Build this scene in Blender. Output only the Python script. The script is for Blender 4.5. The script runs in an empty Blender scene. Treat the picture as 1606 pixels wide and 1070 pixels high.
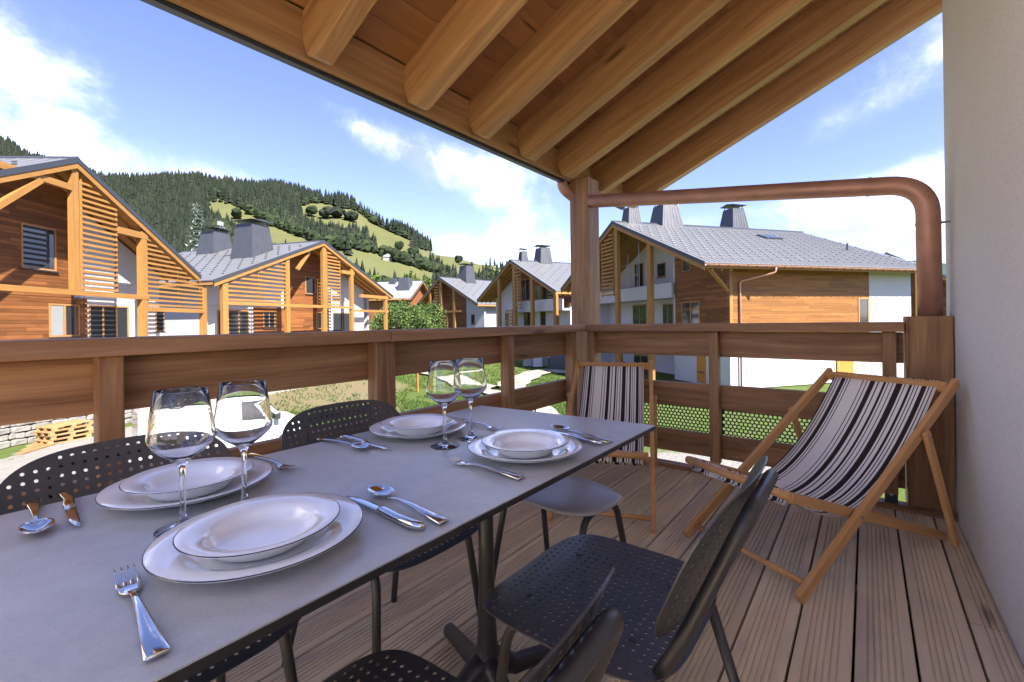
import bpy, bmesh, math, random
from mathutils import Vector as V, Matrix, noise as mnoise
from mathutils.geometry import delaunay_2d_cdt
random.seed(7)
R = math.radians
scn = bpy.context.scene
COL = scn.collection
# ------------------------------------------------------------------ camera
H = 1.07                       # eye height above the deck
YAW, ROLL = R(37.94), R(0.80)
FW = V((-math.sin(YAW), math.cos(YAW), 0)); RT = V((math.cos(YAW), math.sin(YAW), 0)); UP = V((0, 0, 1))
FOC, CX, CY = 712.6, 803.0, 504.3
cam = bpy.data.cameras.new('camera'); camo = bpy.data.objects.new('camera', cam); COL.objects.link(camo)
cam.sensor_width = 36; cam.lens = 36*FOC/1606; cam.shift_y = -(535-CY)/1606
cam.clip_start = 0.02; cam.clip_end = 20000
c_, s_ = math.cos(ROLL), math.sin(ROLL)
cr = RT*c_ - UP*s_; cu = RT*s_ + UP*c_; cb = -FW
camo.matrix_world = Matrix(((cr.x, cu.x, cb.x, 0), (cr.y, cu.y, cb.y, 0), (cr.z, cu.z, cb.z, H), (0, 0, 0, 1)))
scn.camera = camo
EYE = V((0, 0, H))
def ray(px, py):
    a = (px-CX)/FOC; b = -(py-CY)/FOC
    return FW + RT*(c_*a + s_*b) + UP*(-s_*a + c_*b)
def atz(px, py, z):
    d = ray(px, py); return EYE + d*((z-H)/d.z)
def XF(X, F, z=0.0):           # sideways / ahead of the viewer -> world
    return RT*X + FW*F + UP*z
def proj(p):
    q = V(p)-EYE; f = q.dot(FW)
    if f <= 0.01: return (-9999, -9999)
    X = q.dot(RT)/f; U = q.z/f
    return (CX+FOC*(c_*X - s_*U), CY-FOC*(s_*X + c_*U))
# ------------------------------------------------------------------ light
SUN_EL = R(46); SUN_AZ = V((0.985, -0.17, 0)).normalized()
sun = bpy.data.lights.new('sun', 'SUN'); suno = bpy.data.objects.new('sun', sun); COL.objects.link(suno)
sun.energy = 2.0; sun.angle = R(0.53); sun.color = (1.0, 0.93, 0.82)
sdir = SUN_AZ*math.cos(SUN_EL) + UP*math.sin(SUN_EL)
suno.rotation_euler = sdir.to_track_quat('Z', 'Y').to_euler(); suno.location = (20, -5, 30)
scn.view_settings.view_transform = 'Standard'; scn.view_settings.look = 'None'
scn.view_settings.exposure = 3.27; scn.view_settings.gamma = 1.0
scn.render.engine = 'CYCLES'
try:
    scn.cycles.max_bounces = 8; scn.cycles.diffuse_bounces = 4; scn.cycles.glossy_bounces = 3; scn.cycles.transparent_max_bounces = 6; scn.cycles.transmission_bounces = 8
    scn.cycles.caustics_reflective = False; scn.cycles.sample_clamp_indirect = 6
except Exception: pass

class NT:                      # small node-tree helper
    def __init__(s, tree): s.t = tree; s.n = tree.nodes; s.l = tree.links
    def new(s, kind, **kw):
        nd = s.n.new(kind)
        for k, v in kw.items():
            if k.startswith('i_'):
                nd.inputs[k[2:].replace('_', ' ')].default_value = v
            else: setattr(nd, k, v)
        return nd
    def link(s, a, b): s.l.new(a, b)
    def val(s, x, sock):
        if hasattr(x, 'default_value') or hasattr(x, 'is_output'): s.link(x, sock)
        else: sock.default_value = x
    def math(s, op, a, b=0.0, c=None, clamp=False):
        m = s.new('ShaderNodeMath', operation=op, use_clamp=clamp); s.val(a, m.inputs[0]); s.val(b, m.inputs[1])
        if c is not None: s.val(c, m.inputs[2])
        return m.outputs[0]
    def noise(s, vec, scale, detail=4, rough=.55, dist=0.0):
        n = s.new('ShaderNodeTexNoise'); n.inputs['Scale'].default_value = scale; n.inputs['Detail'].default_value = detail
        n.inputs['Roughness'].default_value = rough; n.inputs['Distortion'].default_value = dist
        if vec is not None: s.link(vec, n.inputs['Vector'])
        return n.outputs['Fac']
    def ramp(s, fac, stops, interp='LINEAR'):
        r = s.new('ShaderNodeValToRGB'); e = r.color_ramp.elements; r.color_ramp.interpolation = interp
        while len(e) < len(stops): e.new(0.5)
        for el, (p, c) in zip(e, stops):
            el.position = p; el.color = (*c, 1) if len(c) == 3 else c
        s.link(fac, r.inputs[0]); return r.outputs[0]
    def mix(s, fac, a, b, blend='MIX'):
        m = s.new('ShaderNodeMix', data_type='RGBA', blend_type=blend)
        s.val(fac, m.inputs[0])
        for x, k in ((a, 6), (b, 7)):
            if isinstance(x, tuple): m.inputs[k].default_value = (*x, 1) if len(x) == 3 else x
            else: s.link(x, m.inputs[k])
        return m.outputs[2]
    def mapping(s, vec, scale=(1, 1, 1), loc=(0, 0, 0), rot=(0, 0, 0)):
        m = s.new('ShaderNodeMapping'); s.link(vec, m.inputs[0]); m.inputs['Scale'].default_value = scale
        m.inputs['Location'].default_value = loc; m.inputs['Rotation'].default_value = rot; return m.outputs[0]
    def bump(s, h, strength=.3, dist=.01):
        b = s.new('ShaderNodeBump'); b.inputs['Strength'].default_value = strength; b.inputs['Distance'].default_value = dist
        s.link(h, b.inputs['Height']); return b.outputs[0]
# ------------------------------------------------------------------ sky with clouds
w = bpy.data.worlds.new('World'); scn.world = w; w.use_nodes = True
T = NT(w.node_tree); T.n.clear()
out = T.new('ShaderNodeOutputWorld'); bg = T.new('ShaderNodeBackground'); T.link(bg.outputs[0], out.inputs[0])
sky = T.new('ShaderNodeTexSky', sky_type='NISHITA', sun_disc=False, sun_elevation=SUN_EL)
sky.sun_rotation = math.atan2(SUN_AZ.x, SUN_AZ.y)
sky.air_density = 1.0; sky.dust_density = 0.6; sky.ozone_density = 2.0; sky.altitude = 1100
tc = T.new('ShaderNodeTexCoord'); dirn = tc.outputs['Generated']
sep = T.new('ShaderNodeSeparateXYZ'); T.link(dirn, sep.inputs[0])
az = T.math('ARCTAN2', sep.outputs[0], sep.outputs[1])           # 0 = +y, grows towards +x
el = T.math('ARCSINE', sep.outputs[2])
den = T.math('ADD', T.math('MAXIMUM', sep.outputs[2], 0.0), 0.22)
cv = T.new('ShaderNodeCombineXYZ')
T.link(T.math('DIVIDE', sep.outputs[0], den), cv.inputs[0]); T.link(T.math('DIVIDE', sep.outputs[1], den), cv.inputs[1])
T.link(T.math('MULTIPLY', sep.outputs[2], 1.4), cv.inputs[2])
n1 = T.noise(T.mapping(cv.outputs[0], loc=(3.1, 1.7, 0)), 1.25, 9, .56, .25)
n2 = T.noise(T.mapping(dirn, loc=(.4, .2, 1.3)), 5.5, 10, .66, .5)
cover = T.math('ADD', T.math('MULTIPLY', n1, .5), T.math('MULTIPLY', n2, .5))
def pxdir(px, py):
    d = ray(px, py).normalized(); return math.atan2(d.x, d.y), math.asin(d.z)
bias = None
# (pixel centre, half width, half height in degrees, tilt, amount)
for (px, py, hw, hh, tilt, amt) in [(70, 120, 11, 7, 0, .26), (230, 258, 17, 3.6, -3, .22), (560, 195, 11, 2.4, -26, .18), (740, 270, 15, 5.0, -12, .17),
        (800, 388, 12, 2.2, 0, .24), (1370, 150, 12, 4.2, 22, .25), (1385, 300, 8, 3.4, 5, .20), (1130, 335, 10, 1.6, 4, .16),
        (370, 110, 13, 8, 0, -.34), (150, 212, 9, 2.6, -4, -.20), (1120, 255, 14, 4.5, 24, -.30), (400, 200, 9, 4, -10, -.24), (560, 300, 9, 3.2, -14, -.28), (640, 145, 8, 3.5, -24, -.26), (1330, 245, 10, 2.6, 18, -.26)]:
    a0, e0 = pxdir(px, py)
    da = T.math('MULTIPLY', T.math('SUBTRACT', az, a0), math.cos(e0)); de = T.math('SUBTRACT', el, e0)
    ct, st = math.cos(R(tilt)), math.sin(R(tilt))
    p = T.math('DIVIDE', T.math('ADD', T.math('MULTIPLY', da, ct), T.math('MULTIPLY', de, st)), R(hw))
    q = T.math('DIVIDE', T.math('SUBTRACT', T.math('MULTIPLY', de, ct), T.math('MULTIPLY', da, st)), R(hh))
    g = T.math('EXPONENT', T.math('MULTIPLY', T.math('ADD', T.math('MULTIPLY', p, p), T.math('MULTIPLY', q, q)), -1.0))
    t = T.math('MULTIPLY', g, amt)
    bias = t if bias is None else T.math('ADD', bias, t)
cover = T.math('ADD', cover, bias)
mask = T.new('ShaderNodeMapRange', interpolation_type='SMOOTHSTEP'); T.link(cover, mask.inputs[0])
mask.inputs[1].default_value = .42; mask.inputs[2].default_value = .92; mask.inputs[4].default_value = .92
shade = T.noise(T.mapping(dirn, loc=(.43, .26, 1.36)), 4.2, 6, .6, .2)
ccol = T.ramp(shade, [(.36, (7.5, 7.2, 6.8)), (.50, (2.6, 2.55, 2.5)), (.63, (.76, .78, .86))])
skyc = T.mix(1.0, sky.outputs[0], (.222, 0.192, .248), 'MULTIPLY')
T.link(T.mix(T.math('POWER', mask.outputs[0], 2.3), skyc, ccol), bg.inputs[0]); bg.inputs[1].default_value = 0.15
w.cycles.sampling_method = 'MANUAL'; w.cycles.sample_map_resolution = 512
# ------------------------------------------------------------------ object helpers
WM = {}
def reg(o, W, parent):
    WM[o.name] = W.copy()
    if parent is not None:
        o.parent = parent; o.matrix_parent_inverse = WM[parent.name].inverted()
    o.matrix_basis = W
def tag(o, label=None, cat=None, group=None, kind=None):
    if label: o['label'] = label
    if cat: o['category'] = cat
    if group: o['group'] = group
    if kind: o['kind'] = kind
    return o
def empty(name, M=None, label=None, cat=None, group=None, kind=None):
    o = bpy.data.objects.new(name, None); COL.objects.link(o); o.empty_display_size = .1
    reg(o, M or Matrix(), None); return tag(o, label, cat, group, kind)
def mk(name, me, mat, parent=None, W=None, smooth=False):
    o = bpy.data.objects.new(name, me); COL.objects.link(o)
    if mat is not None and not me.materials: me.materials.append(mat)
    if smooth:
        for p in me.polygons: p.use_smooth = True
    reg(o, W or Matrix(), parent); return o
def mesh(name, vs, fs):
    me = bpy.data.meshes.new(name); me.from_pydata([tuple(v) for v in vs], [], fs); me.update(); return me
class MB:                      # several shapes -> ONE mesh (one part)
    def __init__(s): s.v = []; s.f = []
    def add(s, vs, fs):
        o = len(s.v); s.v += [tuple(v) for v in vs]; s.f += [tuple(i+o for i in f) for f in fs]; return s
    def box(s, x0, x1, y0, y1, z0, z1):
        return s.add([(x0, y0, z0), (x1, y0, z0), (x1, y1, z0), (x0, y1, z0), (x0, y0, z1), (x1, y0, z1), (x1, y1, z1), (x0, y1, z1)],
                     [(0, 3, 2, 1), (4, 5, 6, 7), (0, 1, 5, 4), (1, 2, 6, 5), (2, 3, 7, 6), (3, 0, 4, 7)])
    def tube(s, pts, r, seg=10, cap=True):
        pts = [V(p) for p in pts]; n = len(pts); rs = r if isinstance(r, (list, tuple)) else [r]*n
        t0 = (pts[1]-pts[0]).normalized(); a = t0.orthogonal().normalized(); vs = []; fs = []
        for i, p in enumerate(pts):
            t = (pts[min(i+1, n-1)]-pts[max(i-1, 0)]).normalized()
            a = (a - t*a.dot(t)).normalized(); b = t.cross(a)
            for k in range(seg):
                an = 2*math.pi*k/seg; vs.append(p + (a*math.cos(an)+b*math.sin(an))*rs[i])
        for i in range(n-1):
            for k in range(seg):
                k2 = (k+1) % seg; fs.append((i*seg+k, i*seg+k2, (i+1)*seg+k2, (i+1)*seg+k))
        if cap: fs.append(tuple(range(seg-1, -1, -1))); fs.append(tuple((n-1)*seg+k for k in range(seg)))
        return s.add(vs, fs)
    def lathe(s, prof, seg=48):
        vs = []; fs = []; n = len(prof)
        for r, z in prof:
            for k in range(seg):
                a = 2*math.pi*k/seg; vs.append((r*math.cos(a), r*math.sin(a), z))
        for i in range(n-1):
            for k in range(seg):
                k2 = (k+1) % seg; fs.append((i*seg+k, i*seg+k2, (i+1)*seg+k2, (i+1)*seg+k))
        return s.add(vs, fs)
    def prism(s, poly, ax, d0, d1):   # poly in the two other axes, extruded along ax
        n = len(poly); vs = []
        for d in (d0, d1):
            for (a, b) in poly: vs.append({'x': (d, a, b), 'y': (a, d, b), 'z': (a, b, d)}[ax])
        fs = [tuple(range(n)), tuple(range(2*n-1, n-1, -1))] + [(i, (i+1) % n+0, (i+1) % n+n, i+n) for i in range(n)]
        return s.add(vs, fs)
    def mesh(s, name):
        me = mesh(name, s.v, s.f); bm = bmesh.new(); bm.from_mesh(me); bmesh.ops.recalc_face_normals(bm, faces=bm.faces); bm.to_mesh(me); bm.free(); return me
    def build(s, name, mat, parent=None, W=None, smooth=False): return mk(name, s.mesh(name), mat, parent, W, smooth)
def fillet(pts, r, n=6):
    pts = [V(p) for p in pts]; o = [pts[0]]
    for i in range(1, len(pts)-1):
        p = pts[i]; a = (pts[i-1]-p); b = (pts[i+1]-p); d = min(r, a.length*.49, b.length*.49)
        A = p+a.normalized()*d; B = p+b.normalized()*d
        for k in range(n+1):
            t = k/n; o.append(A*(1-t)**2 + p*2*t*(1-t) + B*t*t)
    o.append(pts[-1]); return o
_bc = {}
def boxmesh(l, w_, h, bev=0.0, seg=1):
    k = (round(l, 3), round(w_, 3), round(h, 3), bev, seg)
    if k in _bc: return _bc[k]
    m = MB().box(-l/2, l/2, -w_/2, w_/2, -h/2, h/2).mesh('board')
    if bev:
        bm = bmesh.new(); bm.from_mesh(m); bmesh.ops.bevel(bm, geom=list(bm.edges), offset=bev, segments=seg, affect='EDGES', profile=.5); bm.to_mesh(m); bm.free()
    _bc[k] = m; return m
def beam(name, p, q, w_, h, mat, parent, M=None, up=(0, 0, 1), bev=0.0, seg=1):
    """straight piece from p to q (local x along it), w_ across, h along 'up'"""
    p, q, up = V(p), V(q), V(up); d = (q-p); L = d.length; x = d.normalized()
    y = up.cross(x)
    if y.length < 1e-4: y = V((0, 1, 0)).cross(x) if abs(x.y) < .9 else V((1, 0, 0)).cross(x)
    y.normalize(); z = x.cross(y); c = (p+q)/2
    W = Matrix(((x.x, y.x, z.x, c.x), (x.y, y.y, z.y, c.y), (x.z, y.z, z.z, c.z), (0, 0, 0, 1)))
    if M is not None: W = M @ W
    me = boxmesh(L, w_, h, bev, seg).copy() if mat is None else boxmesh_m(L, w_, h, bev, seg, mat)
    return mk(name, me, mat, parent, W)
_bm = {}
def boxmesh_m(l, w_, h, bev, seg, mat):
    k = (round(l, 3), round(w_, 3), round(h, 3), bev, seg, mat.name)
    if k not in _bm:
        m = boxmesh(l, w_, h, bev, seg).copy(); m.materials.clear(); m.materials.append(mat); _bm[k] = m
    return _bm[k]
def abox(name, x0, x1, y0, y1, z0, z1, mat, parent, M=None, bev=0.0, seg=1):
    """axis-aligned box, its grain along the longest side"""
    d = (x1-x0, y1-y0, z1-z0); c = ((x0+x1)/2, (y0+y1)/2, (z0+z1)/2); k = max(range(3), key=lambda i: d[i])
    a = list(c); b = list(c); a[k] -= d[k]/2; b[k] += d[k]/2
    if k == 2: return beam(name, a, b, d[1], d[0], mat, parent, M, (1, 0, 0), bev, seg)
    return beam(name, a, b, d[1-k], d[2], mat, parent, M, (0, 0, 1), bev, seg)
def copy_tree(o, W, label=None, group=None):
    c = o.copy(); COL.objects.link(c); c.matrix_basis = W; WM[c.name] = W.copy()
    if label: c['label'] = label
    if group: c['group'] = group
    for ch in list(o.children):
        d = ch.copy(); COL.objects.link(d); d.parent = c
        for g in list(ch.children):
            e = g.copy(); COL.objects.link(e); e.parent = d
    return c
def Rz(a, loc=(0, 0, 0)): return Matrix.Translation(loc) @ Matrix.Rotation(a, 4, 'Z')
# ------------------------------------------------------------------ materials
def principled(name):
    m = bpy.data.materials.new(name); m.use_nodes = True; T = NT(m.node_tree); b = T.n['Principled BSDF']; return m, T, b
def wood(name, dark, light, rough=.55, gx=1.2, gyz=26, knots=True, var=.22, bump=.25, spec=.3, grey=0.0):
    m, T, b = principled(name)
    tc = T.new('ShaderNodeTexCoord'); oi = T.new('ShaderNodeObjectInfo')
    off = T.new('ShaderNodeVectorMath', operation='SCALE'); cmb = T.new('ShaderNodeCombineXYZ')
    for i in range(3): T.link(oi.outputs['Random'], cmb.inputs[i])
    T.link(cmb.outputs[0], off.inputs[0]); off.inputs['Scale'].default_value = 37.0
    add = T.new('ShaderNodeVectorMath', operation='ADD'); T.link(tc.outputs['Object'], add.inputs[0]); T.link(off.outputs[0], add.inputs[1])
    P = add.outputs[0]
    warp = T.noise(T.mapping(P, (gx*.9, 3, 3)), 1.0, 2, .5)
    wv = T.new('ShaderNodeVectorMath', operation='SCALE'); c2 = T.new('ShaderNodeCombineXYZ')
    for i in (1, 2): T.link(warp, c2.inputs[i])
    T.link(c2.outputs[0], wv.inputs[0]); wv.inputs['Scale'].default_value = .10
    ad2 = T.new('ShaderNodeVectorMath', operation='ADD'); T.link(P, ad2.inputs[0]); T.link(wv.outputs[0], ad2.inputs[1])
    g1 = T.noise(T.mapping(ad2.outputs[0], (gx, gyz, gyz)), 1.0, 5, .62)
    g2 = T.noise(T.mapping(ad2.outputs[0], (gx*3, gyz*5, gyz*5)), 1.0, 3, .6)
    g = T.math('ADD', T.math('MULTIPLY', g1, .72), T.math('MULTIPLY', g2, .28))
    col = T.ramp(g, [(.30, dark), (.52, tuple((a+b2)/2 for a, b2 in zip(dark, light))), (.70, light)])
    big = T.noise(T.mapping(P, (1.2, 3, 3)), 1.0, 3, .5)
    col = T.mix(T.math('MULTIPLY', T.math('SUBTRACT', big, .5), var*2.4, clamp=True), col, tuple(x*.45 for x in dark))
    if knots:
        vo = T.new('ShaderNodeTexVoronoi', feature='F1'); T.link(T.mapping(P, (1.4, 6.5, 6.5)), vo.inputs['Vector']); vo.inputs['Scale'].default_value = 1.0
        k = T.new('ShaderNodeMapRange', interpolation_type='SMOOTHSTEP'); T.link(vo.outputs['Distance'], k.inputs[0])
        k.inputs[1].default_value = .16; k.inputs[2].default_value = .05
        gate = T.math('GREATER_THAN', vo.outputs['Color'], .42)
        col = T.mix(T.math('MULTIPLY', T.math('MULTIPLY', k.outputs[0], gate), .75), col, tuple(x*.32 for x in dark))
    hs = T.new('ShaderNodeHueSaturation'); T.link(col, hs.inputs['Color'])
    T.link(T.math('ADD', T.math('MULTIPLY', oi.outputs['Random'], var*1.3), 1-var*.65), hs.inputs['Value'])
    col = hs.outputs[0]
    if grey:
        gn = T.noise(T.mapping(P, (2.2, 7, 7)), 1.0, 5, .65)
        gm = T.new('ShaderNodeMapRange', interpolation_type='SMOOTHSTEP'); T.link(gn, gm.inputs[0]); gm.inputs[1].default_value = .45; gm.inputs[2].default_value = .72
        col = T.mix(T.math('MULTIPLY', gm.outputs[0], grey), col, (.52, .45, .37))
    T.link(col, b.inputs['Base Color'])
    T.link(T.math('ADD', T.math('MULTIPLY', g2, .18), rough-.09), b.inputs['Roughness'])
    b.inputs['Specular IOR Level'].default_value = spec
    T.link(T.bump(g, bump, .004), b.inputs['Normal'])
    return m
def plain(name, col, rough=.5, metal=0.0, spec=.5, nscale=0, namt=.15, bump=0, bscale=200, bdist=.002, coat=0):
    m, T, b = principled(name); b.inputs['Roughness'].default_value = rough; b.inputs['Metallic'].default_value = metal
    b.inputs['Specular IOR Level'].default_value = spec; b.inputs['Coat Weight'].default_value = coat
    tc = T.new('ShaderNodeTexCoord')
    if nscale:
        n = T.noise(tc.outputs['Object'], nscale, 6, .6)
        T.link(T.mix(n, tuple(c*(1-namt) for c in col), tuple(min(1, c*(1+namt)) for c in col)), b.inputs['Base Color'])
        T.link(T.math('ADD', T.math('MULTIPLY', n, .2), rough-.1), b.inputs['Roughness'])
    else: b.inputs['Base Color'].default_value = (*col, 1)
    if bump: T.link(T.bump(T.noise(tc.outputs['Object'], bscale, 4, .6), bump, bdist), b.inputs['Normal'])
    return m
M_RAIL = wood('railing_timber', (.165, .073, .030), (.50, .275, .130), .55, 1.0, 22, var=.16, bump=.3)
M_RAFT = wood('rafter_timber', (.30, .145, .050), (.64, .375, .17), .5, .9, 24, var=.24, bump=.4)
M_CEIL = wood('ceiling_board_timber', (.33, .140, .048), (.50, .245, .092), .5, 1.0, 18, var=.28)
M_DECK = wood('deck_timber', (.78, .60, .385), (.93, .77, .52), .62, 1.4, 30, knots=True, var=.25, grey=.55, bump=.4)
M_BEECH = wood('deckchair_timber', (.55, .26, .09), (.74, .42, .18), .42, 2.0, 34, knots=False, var=.10)
M_POST = wood('larch_timber', (.225, .104, .026), (.33, .172, .050), .6, .7, 9, knots=False, var=.12)
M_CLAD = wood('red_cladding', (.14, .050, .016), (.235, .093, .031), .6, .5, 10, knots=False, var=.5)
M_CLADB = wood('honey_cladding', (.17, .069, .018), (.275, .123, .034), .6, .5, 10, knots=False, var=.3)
M_FRAME = wood('window_timber', (.30, .135, .045), (.46, .235, .085), .5, 1.0, 12, knots=False, var=.1)
M_PALLET = wood('pallet_timber', (.26, .155, .062), (.40, .26, .13), .7, 2, 16, var=.3)
M_ZINC = plain('grey_metal_roofing', (.145, .149, .160), .45, .2, .5, 1.6, .12)
M_ZDARK = plain('dark_metal_trim', (.055, .06, .072), .4, .4, .5)
M_ZLIGHT = plain('weathered_zinc', (.33, .36, .38), .5, .4, .5, 2.0, .15)
M_COPPER = plain('aged_copper', (.50, .265, .185), .52, .5, .5, 9, .35)
M_WHITE = plain('white_render', (.45, .45, .46), .85, 0, .2, 1.3, .06, .15, 60, .004)
M_SOFT = plain('soffit_timber', (.33, .17, .06), .6, 0, .3, 3.0, .2)
M_GLASSD = plain('window_glass', (.028, .032, .038), .06, 0, .9)
M_IN = plain('blind_fabric', (.22, .23, .24), .8)
M_STEEL = plain('polished_steel', (.62, .61, .60), .09, 1.0)
M_GALV = plain('galvanised_steel', (.42, .43, .44), .4, .9)
M_BLACK = plain('anthracite_paint', (.030, .028, .029), .36, 0, .5, 60, .15)
M_STOOLTOP = plain('grey_lacquer', (.36, .36, .385), .28, 0, .5)
M_CHINA = plain('white_china', (.86, .85, .835), .08, 0, .5, coat=.35)
M_LINE = plain('dark_glaze_line', (.02, .02, .035), .2)
M_CONC = plain('pale_concrete', (.28, .268, .25), .9, 0, .2, .8, .18, .3, 30, .01)
M_PATH = plain('pale_gravel', (.28, .257, .22), .95, 0, .1, 2.0, .2, .4, 25, .02)
M_SHEET = plain('anthracite_sheet', (.055, .052, .054), .34, 0, .5, 60, .12)
M_CHIM = plain('chimney_metal', (.075, .078, .09), .42, .4, .5, 2, .15)
M_VAN = plain('white_van_paint', (.50, .51, .52), .22, 0, .5, coat=.6)
M_RUBBER = plain('black_rubber', (.02, .02, .02), .8)
M_SHUT = wood('orange_shutter', (.36, .14, .025), (.50, .22, .05), .55, 1.2, 12, knots=False, var=.1)
M_DARK = plain('dark_interior', (.03, .028, .026), .7)
# ================================================================== the balcony
GZ = -2.9                      # ground level, one storey down
# ---- deck
XW = 0.366                     # plaster wall face
deck = empty('deck', Matrix.Translation((0, 0, 0)), kind='structure')
DY = -6.0                      # the terrace runs on behind the viewer, in the open
PITCH, BW = .1568, .1490
def deck_profile():
    g = [-.043, -.0265, -.010, .0065, .023, .0395]
    pts = [(-BW/2+.0015, -.028), (-BW/2, -.0265), (-BW/2, -.003), (-BW/2+.003, 0)]
    for c in g: pts += [(c-.0028, 0), (c-.0018, -.0045), (c+.0018, -.0045), (c+.0028, 0)]
    pts += [(BW/2-.003, 0), (BW/2, -.003), (BW/2, -.028)]
    return pts
prof = deck_profile(); DK = {}; FULL = prof
def deck_strip():              # the ripped board against the wall
    w_ = .089; pts = [(-w_/2, -.028), (-w_/2, -.003), (-w_/2+.003, 0)]
    for c in (-.010, .0065, .023, .0395): pts += [(c-.0028, 0), (c-.0018, -.0045), (c+.0018, -.0045), (c+.0028, 0)]
    return pts+[(w_/2, -.0005), (w_/2, -.028)]
def deck_board(x, y0, y1):
    L = round(y1-y0, 3)
    if L not in DK:
        n = len(prof); vs = [(s*L/2, -a, b) for s in (-1, 1) for (a, b) in prof]
        fs = [(i, i+1, i+1+n, i+n) for i in range(n-1)]+[(n-1, 0, n, 2*n-1)]
        # ends: fan of strips closed by quads to the underside is not needed; cap with one n-gon
        fs += [tuple(range(n-1, -1, -1)), tuple(range(n, 2*n))]
        me = mesh('deck_board', vs, fs); me.materials.append(M_DECK); DK[L] = me
    mk('board', DK[L], M_DECK, deck, Matrix.Translation((x, (y0+y1)/2, 0)) @ Matrix.Rotation(math.pi/2, 4, 'Z'))
xs = [.270-.0784-PITCH*k for k in range(14)]
splits = {2: .55, 5: 1.62, 6: .9, 7: 1.70, 8: 1.25, 9: 1.42, 10: .6, 12: 1.9}
for i, x in enumerate(xs):
    if i in splits:
        s = splits[i]; deck_board(x, DY, s-.002); deck_board(x, s+.002, 3.27)
    else: deck_board(x, DY, 3.27)
prof = deck_strip(); DK = {}
deck_board(.3185, DY, 2.218); deck_board(.3185, 2.222, 3.27)
MB().box(-1.95, XW, DY, 3.27, -.225, -.205).build('underlay', M_DARK, deck)
for yj in (-5.7, -4.1, -2.5, -.9, -.1, .7, 1.5, 2.3, 3.1): abox('joist', -1.95, XW, yj-.03, yj+.03, -.20, -.0285, M_RAIL, deck)
abox('edge_beam', -1.99, XW, 3.272, 3.36, -.20, .028, M_RAIL, deck, bev=.004)
abox('edge_beam', -1.99, -1.905, DY, 3.27, -.20, .010, M_RAIL, deck, bev=.004)
# ---- our own building: plaster wall on the right with the house body behind it
_pw, Tn, b = principled('grey_plaster'); tc = Tn.new('ShaderNodeTexCoord')
nn = Tn.noise(tc.outputs['Object'], 1.6, 5, .6); fine = Tn.noise(tc.outputs['Object'], 190, 3, .7)
pit = Tn.noise(tc.outputs['Object'], 95, 4, .75); pr = Tn.ramp(pit, [(.30, (.72, .71, .70)), (.45, (.95, .945, .94)), (.6, (1, 1, 1))])
Tn.link(Tn.mix(1.0, Tn.mix(nn, (.78, .745, .69), (.88, .85, .81)), pr, 'MULTIPLY'), b.inputs['Base Color']); b.inputs['Roughness'].default_value = .9
Tn.link(Tn.bump(Tn.math('ADD', fine, Tn.math('MULTIPLY', pit, 1.5)), .45, .005), b.inputs['Normal']); M_PLASTER = _pw
rc = .05; arc = [(XW+rc-rc*math.cos(t), 3.66-rc+rc*math.sin(t)) for t in [k*math.pi/2/8 for k in range(9)]]
tag(MB().prism([(XW, -.5)]+arc+[(7.6, 3.66), (7.6, -.5)], 'z', GZ, 3.05).box(XW, 7.6, -.5, .38, 3.05, 4.6).build('plaster_wall', M_PLASTER, smooth=False), kind='structure')  # unseen upper block is added to keep direct sun off the balcony
# unseen wall added behind the viewer to bounce sunlight into the balcony
tag(MB().box(-2.6, -2.06, -6.0, -.80, GZ, 3.1).build('bounce_wall', M_PLASTER), kind='structure')
# ---- roof over the balcony
MS = .44; UND = lambda x: 2.19 + MS*(x+1.965); CEI = lambda x: 2.465 + MS*(x+1.965)
roof = empty('balcony_roof', Matrix.Translation((-1.965, 1.5, 2.2)), 'brown timber roof with exposed rafters over the balcony', 'roof')
sl = V((1, 0, MS)).normalized(); nrm = V((-MS, 0, 1)).normalized()
def rafter(y0, y1, xa=-1.915, xb=1.5):
    L = (V((xb, 0, UND(xb)))-V((xa, 0, UND(xa)))).length; d = .252; w_ = y1-y0; ch = .010
    # side outline with a chamfered lower end, then bevelled along its length
    poly = [(0, .052), (.030, .012), (.05, 0), (L, 0), (L, d), (0, d)]
    mb = MB(); mb.prism(poly, 'y', -w_/2, w_/2); me = mb.mesh('rafter')
    bm = bmesh.new(); bm.from_mesh(me); bmesh.ops.bevel(bm, geom=[e for e in bm.edges], offset=.0022, segments=1, affect='EDGES'); bm.to_mesh(me); bm.free()
    p = V((xa, (y0+y1)/2, UND(xa)))
    W = Matrix(((sl.x, 0, nrm.x, p.x), (0, 1, 0, p.y), (sl.z, 0, nrm.z, p.z), (0, 0, 0, 1)))
    mk('rafter', me, M_RAFT, roof, W)
for y in (.53, 1.08, 1.645, 2.155, 2.665, 3.20, 3.785): rafter(y-.045, y+.045)
rafter(4.42, 4.51, -1.93)
k = 0; x = -1.955
while x < 1.5:
    x2 = x+.128; y = -1.1; L0 = random.uniform(1.2, 4.0)
    beam('ceiling_board', (x+.064, .42, CEI(x+.064)+.011), (x+.064, 4.50, CEI(x+.064)+.011), .1385, .021, M_CEIL, roof, up=tuple(nrm), bev=.0025)
    x = x2
abox('fascia_board', -1.995, -1.966, .42, 4.50, 2.255, 2.475, M_RAFT, roof, bev=.003)
def sheet(name, xa, xb, z0, t, mat, ya=.40, yb=4.53):
    mb = MB(); mb.prism([(xa, CEI(xa)+z0), (xb, CEI(xb)+z0), (xb, CEI(xb)+z0+t), (xa, CEI(xa)+z0+t)], 'y', ya, yb); return mb.build(name, mat, roof)
sheet('insulation_layer', -1.99, 4.0, .027, .14, M_SOFT); sheet('metal_covering', -2.03, 4.02, .170, .02, M_ZDARK)
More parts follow.
